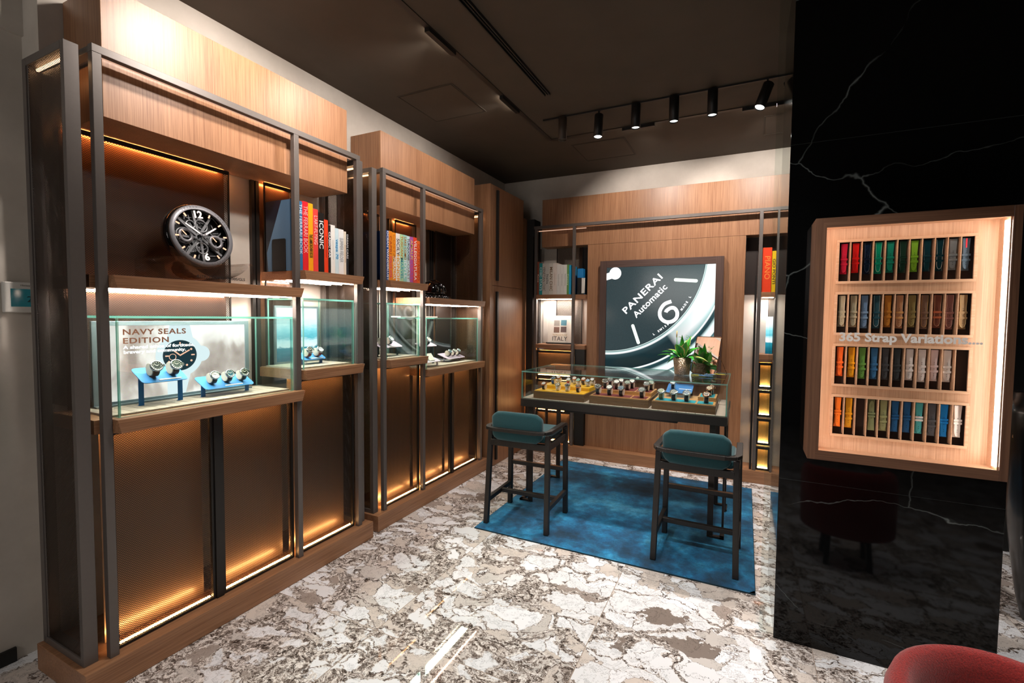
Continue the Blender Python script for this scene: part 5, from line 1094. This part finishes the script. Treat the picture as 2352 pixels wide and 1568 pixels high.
# ------------------------------------------------------------ ceiling: tracks, spots, slot, hatches
TRK = plain('track_black', '#0e0d0c', .5)
mt = empty('ceiling_track', (-1.63, 3.86, 3.085), 'recessed black lighting channel running along the ceiling and turning at the corner', 'light track')
MB().box(-1.648, -1.614, Y0+.1, 3.882, 3.084, 3.0895).box(-1.614, 2.4, 3.848, 3.882, 3.084, 3.0895).build('channel', plain('channel_brown', '#2a221c', .5), mt)
for (a, b, ax_) in ((1.25, 1.51, 'y'), (2.10, 2.36, 'y'), (2.95, 3.21, 'y'), (-.98, -.715, 'x'), (-.07, .27, 'x')):
    if ax_ == 'y': l_ = (-1.646, -1.616, a, b)
    else: l_ = (a, b, 3.85, 3.88)
    g = empty('light_module', ((l_[0]+l_[1])/2, (l_[2]+l_[3])/2, 3.06), f'black linear spot module in the ceiling channel, {("nearest the camera", "over the gap between the left cabinets", "over the further left cabinet", "left one on the back run", "right one on the back run")[[1.25, 2.10, 2.95, -.98, -.07].index(a)]}', 'ceiling light', 'linear modules in the ceiling channel')
    MB().box(*l_, 3.060, 3.0838).build('housing', BLK, g)
    if ax_ == 'y': MB().box(l_[0]-.0015, l_[0]-.0002, l_[2]+.01, l_[3]-.01, 3.062, 3.078).build('lens', emis('lens_glow', '#ffeedd', 10), g)
    else: MB().box(l_[0]+.01, l_[1]-.01, l_[3]+.0002, l_[3]+.0015, 3.062, 3.078).build('lens', emis('lens_glow', '#ffeedd', 10), g)
rl = MB().box(-1.525, 2.2, 3.452, 3.466, 3.078, 3.0895).build('spotlight_rail', TRK); tag(rl, 'thin black spotlight rail across the ceiling before the back wall', 'light track')
LENS = emis('spot_lens', '#fff6ee', 40); LENSD = emis('spot_lens_dim', '#eef6f2', 2.2); LOFF = plain('dead_lens', '#4a4440', .4)
for i, (x, on, tx_, ty_, desc) in enumerate(((-1.357, 0, 0, 0, 'unlit black cylinder spotlight, leftmost on the rail'), (-1.061, 2, .0, -.10, 'bright cylinder spotlight, second from left on the rail'), (-.779, 1, 0, 0, 'black cylinder spotlight, third from left on the rail'), (-.507, 1, 0, 0, 'black cylinder spotlight, fourth from left on the rail'), (-.251, 1, 0, 0, 'black cylinder spotlight, fifth from left on the rail'), (.085, 2, -.32, -.25, 'tilted bright cylinder spotlight, sixth from left on the rail'), (.215, 1, .35, .1, 'tilted cylinder spotlight half hidden by the pillar'))):
    g = empty('track_spotlight', (x, 3.459, 3.078), desc, 'spotlight', 'cylinder spotlights on the rail'); g.rotation_euler = (ty_, -tx_, 0) if False else (0, 0, 0)
    az = Vector((tx_, ty_, -1)).normalized(); ax_v = az.cross(Vector((0, 1, 0))).normalized(); ay_v = az.cross(ax_v); top = Vector((x-tx_*.02, 3.459, 3.078-(.03 if tx_ or ty_ else 0))); r_ = .034
    MB().lathe([(0, 0), (r_-.002, 0), (r_, .002), (r_, .172), (r_-.003, .174), (r_-.005, .162), (0, .162)], top, 28, ax_v, ay_v, az).build('cylinder', BLK if on else plain('brown_cylinder', '#3a3028', .5), g)
    MB().lathe([(0, .1625), (r_-.0055, .1625), (r_-.0055, .165), (0, .166)], top, 24, ax_v, ay_v, az).build('lens', (LOFF, LENSD, LENS)[on], g)
    if tx_ or ty_: MB().box(x-.006, x+.006, 3.453, 3.465, 3.02, 3.078).build('bracket', BLK, g)
sl = MB().box(-1.345, -1.338, -.5, 3.07, 3.072, 3.0895).box(-1.308, -1.301, -.5, 3.07, 3.072, 3.0895).box(-1.338, -1.308, -.5, 3.07, 3.086, 3.0895).box(-1.326, -1.320, -.5, 3.07, 3.076, 3.086).build('air_slot', TRK); tag(sl, 'long black linear air diffuser slot in the ceiling', 'air vent')
CE2 = plaster('hatch_paint', '#3a3229', '#40372d')
for (a, b, c_, d, lb2) in ((-2.34, -1.863, 2.668, 3.14, 'square access hatch in the ceiling over the left cabinets'), (-1.504, -1.01, 4.06, 4.53, 'square access hatch in the ceiling near the back wall'), (.085, .27, 4.09, 4.5, 'small access hatch in the ceiling next to the pillar')):
    g = empty('access_hatch', ((a+b)/2, (c_+d)/2, 3.088), lb2, 'ceiling hatch')
    MB().box(a, b, c_, c_+.008, 3.0865, 3.0895).box(a, b, d-.008, d, 3.0865, 3.0895).box(a, a+.008, c_+.008, d-.008, 3.0865, 3.0895).box(b-.008, b, c_+.008, d-.008, 3.0865, 3.0895).build('trim_frame', CE2, g)
    MB().box(a+.014, b-.014, c_+.014, d-.014, 3.0872, 3.0895).build('panel', CEILM, g)
# ------------------------------------------------------------ thermostat, red chair, black pedestal
th = empty('thermostat', (-2.80, .85, 1.56), 'white wall thermostat with teal screen on the left wall', 'thermostat')
MB().box(-2.809, -2.79, .800, .935, 1.497, 1.626).build('housing', plain('white_plastic', '#d9d6d0', .4), th, bevel=.004)
MB().box(-2.79, -2.789, .822, .915, 1.522, 1.597).build('screen', plain('teal_screen', '#0d3438', .15, emit=.15, ecol='#1a6a70'), th)
text('20', .036, (-2.7886, .887, 1.553), RY, UZ, plain('ink_0a1416', '#0a1416', .4), th, 'digits')
text('Honeywell', .011, (-2.7896, .875, 1.612), RY, UZ, plain('ink_8a8a86', '#8a8a86', .5), th, 'imprint')
q = NT('red_boucle'); v = q.coord(); n = q.noise(v, 240, 3, .7); q.l(q.ramp(n.outputs[0], [(.3, hx('#6a0e0c')), (.7, hx('#a5201a'))]), q.b.inputs['Base Color']); q.b.inputs['Roughness'].default_value = .95; q.b.inputs['Sheen Weight'].default_value = .3; q.bump(n.outputs[0], .8, .004)
rc = empty('armchair', (.62, 1.40, 0), 'red fuzzy armchair whose rounded back just shows at the bottom edge', 'armchair')
m = MB(); prof = []
vs = []; n_ = 28; cxr, cyr = .60, 1.42
for i in range(n_+1):
    a = R(200-220*i/n_); top = .585+.035*math.sin(R(180)*i/n_)
    for rr_c, zz_ in ((.245, .22), (.25, .45), (.248, top-.05), (.235, top-.012), (.215, top), (.195, top-.012), (.18, top-.05), (.18, .22)):
        vs.append((cxr+rr_c*math.cos(a), cyr+rr_c*.85*math.sin(a), zz_))
fs = [(i*8+k, i*8+(k+1) % 8, (i+1)*8+(k+1) % 8, (i+1)*8+k) for i in range(n_) for k in range(8)]+[tuple(range(8)), tuple(n_*8+k for k in range(8))]
m.add(vs, fs, 0, True); m.build('backrest', q.m, rc)
MB().lathe([(0, .38), (.15, .38), (.178, .36), (.18, .22), (0, .22)], (cxr, cyr-.01, 0), 32, (1, 0, 0), (0, .85, 0)).build('seat', q.m, rc)
for a in (45, 135, 225, 315): MB().bar((cxr+.16*math.cos(R(a)), cyr+.13*math.sin(R(a)), 0), (cxr+.14*math.cos(R(a)), cyr+.11*math.sin(R(a)), .22), .025, .025, (1, 0, 0)).build('leg', SW, rc)
pd = MB().lathe([(0, 0), (.05, 0), (.075, .12), (.12, .45), (.15, .8), (.155, 1.05), (.13, 1.15), (0, 1.16)], (1.36, 3.12, .001), 36).build('vase_pedestal', plain('black_leather', '#0c0c0d', .28, coat=.3)); tag(pd, 'black tapering pedestal partly hidden behind the right edge of the pillar', 'pedestal')
struct(MB().box(1.05, 3.2, 4.0, 4.1, 0, ZC).build('wall_divider', plain('black_lacquer_wall', '#0b0c0d', .3)))
